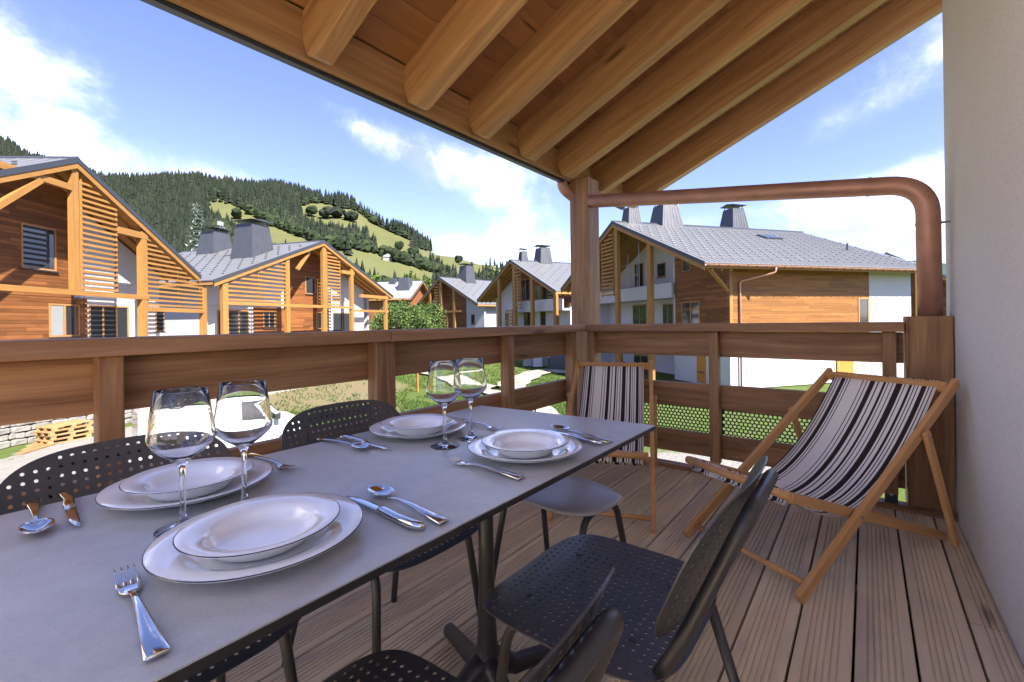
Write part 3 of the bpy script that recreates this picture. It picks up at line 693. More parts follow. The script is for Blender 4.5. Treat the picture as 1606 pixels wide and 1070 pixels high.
# ================================================================== the chalets
class House:
    def __init__(s, label, Lp, Pk, Rp, ridge, zE=4.0, zP=8.1, cat='house', name='chalet', th=.32, base=GZ):
        A, O, B = XF(*Lp), XF(*Pk), XF(*Rp); s.ex = (B-A).normalized(); s.ey = V((-s.ex.y, s.ex.x, 0))
        s.hl = (O-A).dot(s.ex); s.hr = (B-O).dot(s.ex); s.ridge = ridge; s.zE, s.zP, s.th, s.base = zE, zP, th, base
        s.M = Matrix(((s.ex.x, s.ey.x, 0, O.x), (s.ex.y, s.ey.y, 0, O.y), (0, 0, 1, 0), (0, 0, 0, 1)))
        s.I = s.M.inverted(); s.o = s.I @ EYE
        s.root = empty(name, s.M @ Matrix.Translation((0, 0, base)), label, cat, 'timber chalets of the estate')
    def top(s, x): return s.zP-(s.zP-s.zE)*(-x/s.hl if x < 0 else x/s.hr)
    def und(s, x): return s.top(x)-s.th
    def hit(s, px, py, y):
        d = s.I.to_3x3() @ ray(px, py); t = (y-s.o.y)/d.y; p = s.o+d*t; return p.x, p.z
    def side(s, px, py, x):            # hit on a plane of constant local x -> (y, z)
        d = s.I.to_3x3() @ ray(px, py); t = (x-s.o.x)/d.x; p = s.o+d*t; return p.y, p.z
    def slope_hit(s, px, py, left):
        d = s.I.to_3x3() @ ray(px, py); k = (s.zP-s.zE)/(s.hl if left else -s.hr)
        t = (s.zP+k*s.o.x-s.o.z)/(d.z-k*d.x); return s.o+d*t
    def roof(s, slopes_seamed, seam=.45, guards=True):
        r = empty('roof', s.M @ Matrix.Translation((0, 0, s.zE)))
        r.parent = s.root; r.matrix_parent_inverse = WM[s.root.name].inverted()
        Lr = s.ridge
        for left in (1, 0):
            h = -s.hl if left else s.hr; kz = s.zP-s.zE
            q = lambda x, dz: (x, s.top(x)+dz)
            MB().prism([q(0, 0), q(h, 0), q(h, -.05), q(0, -.05)], 'y', 0, Lr).build('metal_sheet', M_ZINC, r, s.M)
            MB().prism([q(0, -.052), q(h*.995, -.052), q(h*.995, -s.th), q(0, -s.th)], 'y', .03, Lr-.03).build('soffit', M_SOFT, r, s.M)
            MB().prism([q(0, .035), q(h*1.004, .035), q(h*1.004, -.19), q(0, -.19)], 'y', -.05, -.002).build('rake_trim', M_ZDARK, r, s.M)
            MB().prism([q(0, -.192), q(h*.998, -.192), q(h*.998, -.43), q(0, -.43)], 'y', -.02, .028).build('rake_board', M_POST, r, s.M)
            for yy in (.55, 1.15, 1.75):
                MB().prism([q(h*.01, -s.th-.002), q(h*.985, -s.th-.002), q(h*.985, -s.th-.17), q(h*.01, -s.th-.17)], 'y', yy, yy+.10).build('rafter', M_POST, r, s.M)
            if left in slopes_seamed:
                mb = MB(); n = int(Lr/seam); L = math.hypot(h, kz); gb = MB()
                for i in range(1, n):
                    y = i*seam; a, b2 = q(h*.002, .0), q(h, .0)
                    mb.prism([(a[0], a[1]+.0), (b2[0], b2[1]+.0), (b2[0], b2[1]+.022), (a[0], a[1]+.022)], 'y', y-.010, y+.010)
                    if guards:
                        for j in range(1, int(L/1.25)):
                            f = (j+.5*(i % 2))*1.25/L
                            if f > .97: continue
                            xx = h*f; zz = s.top(xx); dx = .05 if left == 0 else -.05
                            gb.prism([(xx-dx, zz-.02), (xx+dx, zz+.0), (xx+dx*.4, zz+.055)], 'y', y+seam*.5-.09, y+seam*.5+.09)
                tag(mb.build('standing_seam', M_ZINC, r, s.M), kind='stuff')
                if guards: tag(gb.build('snow_guard', M_CHIM, r, s.M), kind='stuff')
        MB().prism([(-.14, s.top(-.14)+.012), (0, s.zP+.05), (.14, s.top(.14)+.012), (.14, s.top(.14)+.03), (0, s.zP+.075), (-.14, s.top(-.14)+.03)], 'y', -.05, Lr).build('ridge_cap', M_ZDARK, r, s.M)
        s.r = r
    def wall(s, x0, x1, z0, z1, y, mat, name='wall', t=.22):
        """flat wall piece; z1=None follows the roof underside"""
        if z1 is not None: return MB().box(x0, x1, y, y+t, z0, z1).build(name, mat, s.root, s.M)
        xs_ = [x0]+([0] if x0 < 0 < x1 else [])+[x1]
        return MB().prism([(x0, z0), (x1, z0)]+[(x, s.und(x)+.03) for x in reversed(xs_)], 'y', y, y+t).build(name, mat, s.root, s.M)
    def clad(s, x0, x1, z0, z1, y, mat=None, bh=.15, seglen=3.2):
        """board cladding: every board a piece of its own"""
        w = s.wall(x0, x1, z0, z1, y+.032, M_DARK, 'clad_wall'); z = z0; mat = mat or M_CLAD
        while z < (z1 if z1 is not None else s.zP):
            zt = min(z+bh, z1) if z1 is not None else z+bh
            a, b2 = x0, x1
            if z1 is None:
                zz = z+bh*.6
                a = max(a, -(s.zP-s.th-zz)/(s.zP-s.zE)*s.hl); b2 = min(b2, (s.zP-s.th-zz)/(s.zP-s.zE)*s.hr)
            if b2-a < .12 or zt-z < .03: z += bh; continue
            c = a; first = True
            while c < b2-.01:
                e = min(b2, c+seglen*random.uniform(.6, 1.3)) if not first else min(b2, c+seglen*random.uniform(.25, 1.2)); first = False
                if b2-e < .3: e = b2
                dy = random.uniform(0, .005)
                beam('board', (c+.002, y+.013-dy, (z+zt)/2), (e-.002, y+.013-dy, (z+zt)/2), .026, zt-z-.008, mat, w, s.M)
                c = e
            z += bh
        return w
    def window(s, px0, px1, py0, py1, y, shut=False, door=False, leaves=1, reveal=None, blind=False):
        xa, za = s.hit(px0, py1, y); xb, zb = s.hit(px1, py0, y); return s.win(xa, xb, za, zb, y, leaves, reveal, blind)
    def win(s, xa, xb, za, zb, y, leaves=1, reveal=None, blind=False):
        fw = min(.07, (xb-xa)*.1); mb = MB()
        mb.box(xa, xa+fw, y-.03, y+.05, za, zb).box(xb-fw, xb, y-.03, y+.05, za, zb).box(xa+fw, xb-fw, y-.03, y+.05, zb-fw, zb).box(xa+fw, xb-fw, y-.03, y+.05, za, za+fw)
        for i in range(1, leaves):
            c = xa+(xb-xa)*i/leaves; mb.box(c-fw*.6, c+fw*.6, y-.025, y+.045, za+fw, zb-fw)
        f = mb.build('window', reveal or M_FRAME, s.root, s.M)
        MB().box(xa+fw*.5, xb-fw*.5, y-.006, y-.001, za+fw*.5, zb-fw*.5).build('pane', M_GLASSD, f, s.M)
        MB().box(xa-.05, xb+.05, y-.09, y-.032, za-.05, za).build('sill', M_ZDARK, f, s.M)
        if blind: MB().box(xa+fw, xa+fw+(xb-xa-2*fw)*.45, y-.012, y-.008, za+fw, zb-fw).build('blind', M_IN, f, s.M)
    def post(s, px, wpx, y=.06, zb=None, zt=None, py=470, wd=.26):
        x, _ = s.hit(px, py, y); w_ = wpx
        abox('post', x-w_/2, x+w_/2, y, y+wd, s.base if zb is None else zb, (s.top(x)-.44) if zt is None else zt, M_POST, s.root, s.M); return x
    def screen(s, x0, x1, z0, z1=None, y=.10, pitch=.235, sh=.10, upright=True):
        mb = MB(); zt = lambda x: (s.top(x)-.44) if z1 is None else z1
        for x in ((x0, x1) if upright else (x1,)): mb.box(x-.04, x+.04, y+.05, y+.11, z0, zt(x))
        if x1-x0 > 1.8: xm = (x0+x1)/2; mb.box(xm-.03, xm+.03, y+.05, y+.10, z0, zt(xm))
        f = mb.build('slat_screen', M_POST, s.root, s.M); z = z0+.06
        while z < max(zt(x0), zt(x1))-.06:
            a, b2 = x0, x1
            if z1 is None:
                lim = lambda sgn, h: (s.zP-.44-(z+sh))/(s.zP-s.zE)*h
                b2 = min(b2, lim(1, s.hr)); a = max(a, -lim(1, s.hl))
            if b2-a > .15: beam('slat', (a, y+.02, z+sh/2), (b2, y+.02, z+sh/2), .045, sh, M_POST, f, s.M)
            z += pitch
    def hbeam(s, xa, xb, z0, z1, y=.05, wd=.22, nm='floor_beam'):
        abox(nm, xa, xb, y, y+wd, z0, z1, M_POST, s.root, s.M)
    def brace(s, p, q, w_=.18): beam('brace', p, q, w_, w_, M_POST, s.root, s.M)
    def chimney(s, px, py_base, wpx, hpx, left, cap=True, taper=.72):
        p = s.slope_hit(px, py_base, left); D = (s.M @ p).dot(FW); w_ = wpx*D/FOC; h = hpx*D/FOC; a, b2 = w_/2, w_/2*taper
        k = abs((s.zP-s.zE)/(s.hl if left else s.hr))
        z0 = p.z-a*k*1.2-.1; mb = MB(); z1 = p.z+h
        mb.add([(-a, -a, z0), (a, -a, z0), (a, a, z0), (-a, a, z0), (-b2, -b2, z1), (b2, -b2, z1), (b2, b2, z1), (-b2, b2, z1)], [(0, 3, 2, 1), (4, 5, 6, 7), (0, 1, 5, 4), (1, 2, 6, 5), (2, 3, 7, 6), (3, 0, 4, 7)])
        W = s.M @ Matrix.Translation((p.x, p.y, 0)); c = mb.build('chimney', M_CHIM, s.root, W)
        sm = MB(); n = 6
        for i in range(n):
            u = -1+2*(i+.5)/n
            for (fx, fy) in ((1, 0), (-1, 0), (0, 1), (0, -1)):
                P_ = []
                for (rad, z) in ((a, z0), (b2, z1)): P_.append(V((fx*rad+(0 if fx else u*rad), fy*rad+(0 if fy else u*rad), z)))
                sm.tube(P_, .022, 4)
        sm.build('seam', M_CHIM, c, W)
        if cap:
            cb_ = MB(); e = b2*1.35
            cb_.add([(-e, -e, z1+.30), (e, -e, z1+.30), (e, e, z1+.30), (-e, e, z1+.30), (0, -e*.9, z1+.46), (0, e*.9, z1+.46)], [(0, 1, 2, 3), (0, 4, 5, 3), (1, 2, 5, 4), (0, 1, 4), (2, 3, 5)])
            for sx in (-1, 1):
                for sy in (-1, 1): cb_.box(sx*b2*.85-.02, sx*b2*.85+.02, sy*b2*.85-.02, sy*b2*.85+.02, z1-.02, z1+.30)
            cb_.build('chimney_cap', M_ZDARK, c, W)
            MB().box(-b2*.95, b2*.95, -b2*.95, b2*.95, z1-.01, z1+.06).build('chimney_rim', M_ZDARK, c, W)
    def mast(s, px, py0, py1, left):
        p = s.slope_hit(px, py0, left); D = (s.M @ p).dot(FW); h = (py0-py1)*D/FOC; W = s.M @ Matrix.Translation(p)
        mb = MB().tube([(0, 0, -.3), (0, 0, h)], .03, 6)
        m = mb.build('aerial_mast', M_GALV, s.root, W)
        MB().box(-.28, .28, -.05, .05, h-.45, h-.1).build('aerial', M_ZLIGHT, m, W)
        MB().lathe([(0, 0), (.28, .05), (.34, .12), (.33, .12), (.26, .06), (0, .015)], 14).build('dish', M_WHITE, m, W @ Matrix.Translation((.25, 0, h-.9)) @ Matrix.Rotation(R(80), 4, 'X'))
def back_walls(h, s, mat=None, xl=None, xr=None):
    """side walls and rear gable so the body is closed"""
    xl = -h.hl+1.1 if xl is None else xl; xr = h.hr-1.1 if xr is None else xr; mat = mat or M_WHITE
    MB().box(xl, xl+.22, s+.23, h.ridge-1.0, h.base, h.und(xl)+.04).build('side_wall', mat, h.root, h.M)
    MB().box(xr-.22, xr, s+.23, h.ridge-1.0, h.base, h.und(xr)+.04).build('side_wall', mat, h.root, h.M)
    h.wall(xl, xr, h.base, None, h.ridge-1.2, mat, 'rear_wall')
# ---------------- house 1 (left)
e1 = (math.sin(R(-2.7)), math.cos(R(-2.7)))
h = House('large chalet at the left edge with slatted timber screens', (-18.1-8*e1[0], 19-8*e1[1]), (-18.1, 19.0), (-18.1+8*e1[0], 19+8*e1[1]), 13, 4.07, 8.16, base=-2.05)
h.roof((1,), .55); S = 1.7
back_walls(h, S)
xp = h.hit(121, 380, .06)[0]; xq = h.hit(113, 470, S)[0]; zb = 2.42
h.clad(-7.0, h.hit(115, 400, S)[0], zb, None, S)
h.clad(-7.0, h.hit(137, 490, S)[0], h.base, zb-.01, S)
h.wall(h.hit(115, 400, S)[0]+.002, h.hr-.9, zb, None, S+.05, M_WHITE)
h.wall(h.hit(137, 490, S)[0]+.002, h.hr-.9, h.base, zb-.01, S+.05, M_WHITE)
h.window(33, 87, 360, 420, S, reveal=M_FRAME); h.window(77, 124, 478, 529, S, leaves=2, blind=True)
h.window(140, 201, 481, 545, S+.05, leaves=3); h.window(244, 257, 487, 521, S+.05)
h.post(119.5, .30, zb=zb+.22, py=380, wd=.20); h.post(227, .34, py=420); h.post(322, .34, py=480)
x130, x184 = h.hit(131, 400, .1)[0], h.hit(185, 400, .1)[0]
h.screen(x130, x184, zb+.22); h.screen(h.hit(233, 450, .1)[0], h.hit(320, 450, .1)[0], zb-.35)
h.hbeam(-7.2, h.hit(234, 466, .05)[0], zb, zb+.22); h.hbeam(h.hit(233, 470, .05)[0]+.1, h.hit(324, 475, .05)[0], zb-.58, zb-.36)
h.hbeam(-3.2, -.15, 6.75, 7.0, nm='collar_beam'); xx = h.hit(187, 361, .05)[0]; h.hbeam(xx, h.hit(232, 361, .05)[0], 5.45, 5.75, nm='collar_beam')
xa, za = h.hit(0, 335, .1); xb2, zb2 = h.hit(62, 285, .1); h.brace((xa-1.2, .1, za-.75), (xb2, .1, zb2+.05), .2)
# ---------------- house 2
h = House('chalet left of centre with two metal-clad chimneys on its roof', (-18.65, 28.5), (-15.66, 38.05), (-12.53, 48.0), 16, 3.95, 8.05, base=-2.05)
h.roof((1,), .55); S = 2.0; back_walls(h, S); zb = 2.42
h.clad(h.hit(455, 450, S)[0], h.hit(509, 450, S)[0], zb, None, S, bh=.17); h.clad(h.hit(398, 500, S)[0], h.hit(516, 500, S)[0], h.base, zb-.01, S, bh=.17)
h.wall(-h.hl+1.1, h.hit(455, 450, S)[0]-.002, zb, None, S+.05, M_WHITE); h.wall(h.hit(509, 450, S)[0]+.002, h.hr-2.2, zb, None, S+.05, M_WHITE)
h.wall(-h.hl+1.1, h.hit(398, 500, S)[0]-.002, h.base, zb-.01, S+.05, M_WHITE); h.wall(h.hit(516, 500, S)[0]+.002, h.hr-2.2, h.base, zb-.01, S+.05, M_WHITE)
h.window(479, 494, 435, 461, S); h.window(413, 431, 489, 515, S, leaves=2); h.window(341, 390, 487, 535, S+.05, leaves=3); h.window(496, 507, 490, 516, S); h.window(522, 552, 491, 535, S+.05, leaves=2)
for px, w_, py in ((354, .38, 470), (452, .36, 450), (509.5, .44, 430), (553, .36, 460), (606.5, .34, 490)): h.post(px, w_, py=py)
h.screen(h.hit(358, 460, .1)[0], h.hit(449, 460, .1)[0], zb+.22, pitch=.29, sh=.13); h.screen(h.hit(514, 430, .1)[0], h.hit(534, 430, .1)[0], zb+.22, pitch=.29, sh=.13)
h.hbeam(h.hit(356, 481, .05)[0], h.hit(552, 481, .05)[0], zb, zb+.22); h.hbeam(h.hit(554, 486, .05)[0], h.hit(610, 487, .05)[0], zb-.25, zb-.03)
xa, za = h.hit(466, 423, .3); xb2, zb2 = h.hit(485, 395, .3); h.brace((xa, .3, za), (xb2, .3, zb2), .22)
xx = h.hit(537, 425, .05)[0]; h.hbeam(xx, h.hit(556, 425, .05)[0], 5.55, 5.85, nm='collar_beam'); xx = h.hit(566, 462, .05)[0]; h.hbeam(xx, h.hit(609, 464, .05)[0], 3.55, 3.85, nm='collar_beam')
h.chimney(397, 399, 45, 44, 1); h.chimney(338, 394, 37, 28, 1); h.mast(346, 392, 346, 1)
# ---------------- house 3
h = House('small far chalet in the middle with one chimney', (-15.9, 73), (-11.0, 69), (-4.96, 63), 15, 3.6, 8.0)
h.roof((0,), .8); S = 2.0; back_walls(h, S)
x1, x2 = h.hit(684, 490, S)[0], h.hit(731, 490, S)[0]
h.wall(-h.hl+1, x1-.002, h.base, None, S+.05, M_WHITE); h.clad(x1, x2, h.base, None, S, bh=.30); h.wall(x2+.002, h.hr-.8, h.base, None, S+.05, M_WHITE)
for px, w_ in ((674, .45), (691, .45), (711.5, .45)): h.post(px, w_, py=480)
zs = h.hit(685, 491, .1)[1]
h.screen(h.hit(681.5, 470, .1)[0], h.hit(689, 470, .1)[0], zs, pitch=.42, sh=.2); h.screen(h.hit(692.5, 500, .1)[0], h.hit(701.5, 500, .1)[0], h.base, zs, pitch=.42, sh=.2)
h.hbeam(h.hit(676, 491, .05)[0], h.hit(722, 491, .05)[0], zs, zs+.28)
h.window(678, 683, 495, 512, S+.05); h.window(739, 745, 493, 509, S+.05)
h.chimney(732, 440, 21, 22, 0); h.mast(738, 438, 418, 0)
# ---------------- house 4
h = House('chalet left of the column with two chimneys and upper glazing', (-4.3, 59.6), (-.14, 51.4), (4.46, 43.5), 16, 3.95, 8.05)
h.roof((0,), .6); S = 2.2; back_walls(h, S)
zf = h.hit(840, 488, S)[1]; zp = h.hit(840, 471, S-1.0)[1]
h.wall(-h.hl+1, h.hr-.8, h.base, zf+.25, S+.05, M_WHITE); h.wall(-h.hl+1, h.hit(812, 450, S)[0], zf+.251, None, S+.05, M_WHITE)
h.clad(h.hit(812, 450, S)[0]+.002, h.hr-.8, zf+.251, None, S, bh=.3)
MB().box(h.hit(784, 475, .4)[0], h.hr-.5, S-1.1, S-.95, zf-.1, zp).build('balcony_parapet', M_WHITE, h.root, h.M)
MB().box(h.hit(784, 475, .4)[0], h.hr-.5, S-.949, S+.04, zf-.1, zf+.1).build('balcony_slab', M_WHITE, h.root, h.M)
for (a, b2) in ((818, 831), (833, 848), (850, 866)): h.window(a, b2, 437 if a < 832 else 447, 472, S, leaves=2)
for (a, b2) in ((822, 832), (848, 856), (872, 877), (793, 798)): h.window(a, b2, 487, 530, S+.05)
for px, w_ in ((782, .5), (806.5, .5), (833.5, .5), (870, .5)): h.post(px, w_, py=480)
h.screen(h.hit(803, 440, .1)[0], h.hit(816, 440, .1)[0], zf+.2, pitch=.36, sh=.17); h.screen(h.hit(794, 500, .1)[0], h.hit(803, 500, .1)[0], h.base, zf+.2, pitch=.36, sh=.17)
h.chimney(820.5, 408.6, 13, 13, 0); h.chimney(851.5, 410.5, 23, 20, 0); h.mast(861, 410, 388, 0)
# ---------------- house 5 (right)
PK = (7.25, 32.4); RP = (PK[0]+9.4*.29, PK[1]-9.4*.957); LP = (PK[0]-9.4*.29, PK[1]+9.4*.957)
h = House('big chalet on the right with long grey roof and orange cladding', LP, PK, RP, 17.6, 4.0, 8.1)
h.roof((0,), .34); S = 2.6; xr = h.hr-1.15; zf2 = 2.55
# right-hand side wall (faces the balcony)
ys0, ys1 = S, h.ridge-.9
yc, _ = h.side(1363, 450, xr); ye, _ = h.side(1424, 450, xr)
ang90 = Matrix.Rotation(R(90), 4, 'Z')
MB().box(xr-.22, xr-.033, S, yc, h.base, h.und(xr)+.05).build('side_wall', M_WHITE, h.root, h.M)
sw = MB().box(xr-.2, xr, yc+.003, ys1, h.base, h.und(xr)+.05).build('side_wall', M_WHITE, h.root, h.M)
h.wall(-h.hl+1.1, xr, h.base, None, ys1+.003, M_WHITE, 'rear_wall'); MB().box(-h.hl+1.1, -h.hl+1.3, S+.3, ys1, h.base, 3.9).build('side_wall', M_WHITE, h.root, h.M)
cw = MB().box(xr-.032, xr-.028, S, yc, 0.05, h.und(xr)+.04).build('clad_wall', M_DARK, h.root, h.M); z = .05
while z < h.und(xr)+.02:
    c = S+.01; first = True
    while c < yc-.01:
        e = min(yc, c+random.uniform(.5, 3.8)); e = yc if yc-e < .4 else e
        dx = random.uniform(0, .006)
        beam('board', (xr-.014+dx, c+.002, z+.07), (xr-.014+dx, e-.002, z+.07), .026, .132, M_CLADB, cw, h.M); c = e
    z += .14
MB().box(xr-.03, xr+.01, S, yc, .0, .045).build('drip_ledge', M_ZDARK, h.root, h.M)
# small window in the side wall
ya, za = h.side(1346, 506, xr); yb_, zb_ = h.side(1362, 467, xr)
f_ = MB().box(xr-.05, xr+.04, ya, ya+.08, za, zb_).box(xr-.05, xr+.04, yb_-.08, yb_, za, zb_).box(xr-.05, xr+.04, ya+.08, yb_-.08, zb_-.08, zb_).build('window', M_FRAME, h.root, h.M)
MB().box(xr+.008, xr+.016, ya+.04, yb_-.04, za, zb_-.04).build('pane', M_GLASSD, f_, h.M)
# ground-floor openings of the side wall
for (a, b2) in ((1312, 1338),):
    ya, _ = h.side(a, 575, xr); yb_, _ = h.side(b2, 575, xr)
    MB().box(xr+.001, xr+.05, ya, yb_, h.base, -.35).build('shutter', M_SHUT, h.root, h.M)
# gable side: timber-clad box at the corner, white recess left of it
xk = h.hit(1058.5, 450, S)[0]
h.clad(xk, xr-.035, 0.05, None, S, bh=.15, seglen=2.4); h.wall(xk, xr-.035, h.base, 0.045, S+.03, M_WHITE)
h.window(1070, 1084, 404, 427, S); h.window(1070, 1097.5, 472, 524, S, leaves=2)
S2 = S+1.6
MB().box(xk-.2, xk-.002, S+.033, S2+.1, h.base, 5.2).build('recess_wall', M_WHITE, h.root, h.M)
h.wall(-h.hl+1.2, xk-.201, h.base, None, S2, M_WHITE)
zs1 = h.hit(1050, 467, S-.2)[1]; zs0 = h.hit(1050, 452, S-.2)[1]
MB().box(-h.hl+1.2, xk-.01, S-.25, S-.10, zs1, zs1+1.0).build('balcony_parapet', M_WHITE, h.root, h.M)
MB().box(-h.hl+1.2, xk-.01, S-.099, S2-.002, zs1, zs1+.22).build('balcony_slab', M_WHITE, h.root, h.M)
MB().box(-h.hl+1.2, xk-.01, S-.6, S2-.003, -.30, -.06).build('balcony_slab', M_WHITE, h.root, h.M)
for (a, b2, c, d) in ((996, 1009, 412, 452), (1031, 1044, 411, 436), (966, 973, 427, 452), (939.5, 953, 483, 515), (993, 1014, 477, 520), (1040, 1056, 476, 518), (941, 947, 552, 600), (966, 977, 552, 600), (995, 1017, 552, 606)):
    h.window(a, b2, c, d, S2, leaves=2 if b2-a > 15 else 1)
for px, w_ in ((966, .36), (1017, .40)): h.post(px, w_, y=.1, py=430, zb=h.base)
h.screen(h.hit(943, 410, .12)[0], h.hit(961, 410, .12)[0], h.hit(950, 466, .12)[1], pitch=.27, sh=.13, y=.12)
for a, b2 in ((946, 955), (1094, 1107)):
    y_ = S2 if a < 1000 else S+.03; xa, _ = h.hit(a, 575, y_); xb2, _ = h.hit(b2, 575, y_)
    f_ = MB().box(xa, xb2, y_-.06, y_-.002, h.base+.1, -.42).build('shutter', M_SHUT, h.root, h.M)
    for zz in (-.8, -2.2): MB().box(xa+.02, xb2-.02, y_-.075, y_-.061, zz, zz+.07).build('hinge', M_ZDARK, f_, h.M)
h.brace((h.hr-.35, .5, h.und(h.hr-.35)-.05), (xr-.05, S-.1, 3.0-.4), .16)
# gutter with brackets and copper downpipe
yo = h.hr+.02; zg = h.zE-.12
gt = MB(); ar = [(yo+.08+.09*math.cos(t), zg+.09*math.sin(t)) for t in [math.pi+k*math.pi/8 for k in range(9)]]
gt.prism(ar+[(a+.012 if a > yo+.08 else a-.0, b2+.012) for a, b2 in reversed(ar)], 'y', -.05, h.ridge); g = gt.build('gutter', M_COPPER, h.root, h.M)
for i in range(int(h.ridge/.62)): MB().box(yo-.02, yo+.18, i*.62+.1, i*.62+.14, zg-.10, zg+.02).build('gutter_bracket', M_ZDARK, g, h.M)
yd, _ = h.side(1161, 470, xr+.09)
MB().tube(fillet([(yo+.08, yd+1.3, zg-.05), (yo+.08, yd+1.3, zg-.35), (xr+.09, yd, zg-.75), (xr+.09, yd, h.base)], .15), .055, 10).build('downpipe', M_COPPER, h.root, h.M, True)
abox('corner_trim', xr-.02, xr+.035, S-.04, S+.16, .05, h.und(xr), M_POST, h.root, h.M)
# chimneys, roof light, vent
h.chimney(990, 348, 24, 20, 0); h.chimney(1044, 351, 40, 27, 0, taper=.66); h.chimney(1150.5, 352, 31, 22, 0, taper=.68); h.mast(1060, 352, 318, 0)
p = h.slope_hit(1207, 373, 0); W = h.M @ Matrix.Translation((p.x, p.y, p.z)) @ Matrix.Rotation(math.atan2(h.zP-h.zE, h.hr), 4, 'Y')
rl = MB().box(-.5, .5, -.75, .75, .0, .10).build('roof_light', M_ZDARK, h.root, W); MB().box(-.42, .42, -.67, .67, .101, .11).build('pane', M_GLASSD, rl, W)
p = h.slope_hit(1329, 393, 0); MB().tube([(0, 0, -.1), (0, 0, .5)], .06, 10).build('roof_vent', M_ZDARK, h.root, h.M @ Matrix.Translation(p))
H5 = h
# scaffold on the upper balcony
sc_ = empty('scaffold', h.M @ Matrix.Translation((h.hit(990, 440, S+.4)[0], S+.4, zs1+.22)), 'thin grey scaffold frame on the upper balcony of the right chalet', 'scaffold')
xa, _ = h.hit(973, 430, S+.5); xb2, _ = h.hit(1006, 430, S+.5)
for yy in (S+.3, S+1.1):
    for xx in (xa, (xa+xb2)/2, xb2): MB().tube([(xx, yy, zs1+.22), (xx, yy, h.und(xx)-.35)], .03, 6).build('upright', M_GALV, sc_, h.M)
for zz in (zs1+1.1, zs1+2.0, zs1+2.9): MB().tube([(xa, S+.3, zz), (xb2, S+.3, zz)], .025, 6).build('ledger', M_GALV, sc_, h.M)
# ---------------- another chalet seen as a sliver behind the pipe, and the old one far in the middle
h = House('far chalet half hidden behind the copper pipe at the right', (31.0, 50), (38, 46), (44, 42), 10, 3.2, 7.5)
h.roof((1, 0), 1.0, False); back_walls(h, 1.5); h.clad(-h.hl+1.1, h.hr-1.1, h.base, None, 1.5, bh=.3)
for px in (1440, 1474): h.post(px, .4, py=470)
h = House('old far chalet with pale flat-looking roof and two stubby chimneys', (-17.6, 79), (-16.5, 85), (-15.4, 91), 14, 5.4, 8.95, base=GZ)
h.roof((1,), 1.2, False); back_walls(h, 1.0, M_CLAD); h.wall(-h.hl+1.1, h.hr-1.1, h.base, None, 1.0, M_CLAD)
for o in list(h.r.children):
    if o.name.startswith(('metal_sheet', 'standing_seam')): o.data.materials.clear(); o.data.materials.append(M_ZLIGHT)
h.chimney(617, 444, 9, 7, 1, cap=False, taper=.95); h.chimney(636, 451, 20, 15, 1, cap=False, taper=.75)
# ================================================================== ground
def ground_z(X, F):
    """gentle mounds; a terrace under the left houses"""
    return GZ + .10*mnoise.noise((X*.09, F*.09, 1.0))
M_GR, Tn, b = principled('grass_and_earth'); geo = Tn.new('ShaderNodeNewGeometry'); Pz = geo.outputs['Position']
dt = Tn.new('ShaderNodeVectorMath', operation='DOT_PRODUCT'); Tn.link(Pz, dt.inputs[0]); dt.inputs[1].default_value = RT
df = Tn.new('ShaderNodeVectorMath', operation='DOT_PRODUCT'); Tn.link(Pz, df.inputs[0]); df.inputs[1].default_value = FW
Xs, Fs = dt.outputs['Value'], df.outputs['Value']
na = Tn.noise(Pz, .55, 6, .62); nb = Tn.noise(Pz, 9.0, 5, .7); nc = Tn.noise(Pz, .12, 4, .55); nd = Tn.noise(Pz, 2.2, 5, .68)
grass = Tn.mix(nb, (.027, .058, .010), (.057, .102, .018)); grass = Tn.mix(Tn.math('MULTIPLY', na, .55), grass, (.15, .165, .05))
earth = Tn.mix(Tn.math('MULTIPLY', nd, 1.0), Tn.mix(nb, (.085, .06, .035), (.20, .15, .095)), (.17, .145, .085)); pale = Tn.mix(nd, (.17, .165, .155), (.27, .262, .245))
def sstep(x, a, b_):
    m = Tn.new('ShaderNodeMapRange', interpolation_type='SMOOTHSTEP'); Tn.link(x, m.inputs[0]); m.inputs[1].default_value = a; m.inputs[2].default_value = b_; return m.outputs[0]
def blob(x0, f0, rx, rf, soft=.5):
    a = Tn.math('DIVIDE', Tn.math('SUBTRACT', Xs, x0), rx); c = Tn.math('DIVIDE', Tn.math('SUBTRACT', Fs, f0), rf)
    r = Tn.math('ADD', Tn.math('MULTIPLY', a, a), Tn.math('MULTIPLY', c, c)); r = Tn.math('ADD', r, Tn.math('MULTIPLY', Tn.math('SUBTRACT', nd, .5), 1.6))
    return sstep(r, 1+soft, 1-soft)
dirtmask = Tn.math('MAXIMUM', Tn.math('MULTIPLY', blob(-10.8, 26.5, 4.2, 6.0), .9), sstep(na, .60, .72))
dirtmask = Tn.math('MAXIMUM', dirtmask, Tn.math('MULTIPLY', blob(-7.6, 21.0, 2.6, 3.0), .45))
col = Tn.mix(dirtmask, grass, earth)
col = Tn.mix(Tn.math('MAXIMUM', blob(-12.2, 15.0, 3.4, 5.2, .15), Tn.math('MAXIMUM', blob(14.5, 21.5, 6.0, 2.6, .25), Tn.math('MAXIMUM', blob(-4.5, 3.0, 9.5, 8.5, .2), blob(4.5, 11.0, 3.2, 2.6, .3)))), col, pale)  # widest pale patch, below the balcony, is added to bounce light upward
Tn.link(col, b.inputs['Base Color']); b.inputs['Roughness'].default_value = .95; b.inputs['Specular IOR Level'].default_value = .15
Tn.link(Tn.bump(nb, .8, .08), b.inputs['Normal'])
vs = []; fs = []; xsr = [-6000, -1500, -400, -160]+[-90+3*i for i in range(61)]+[160, 400, 1500, 6000]; fsr = [-6000, -800, -150, -40]+[-10+2.5*i for i in range(45)]+[140, 220, 500, 1500, 9000]
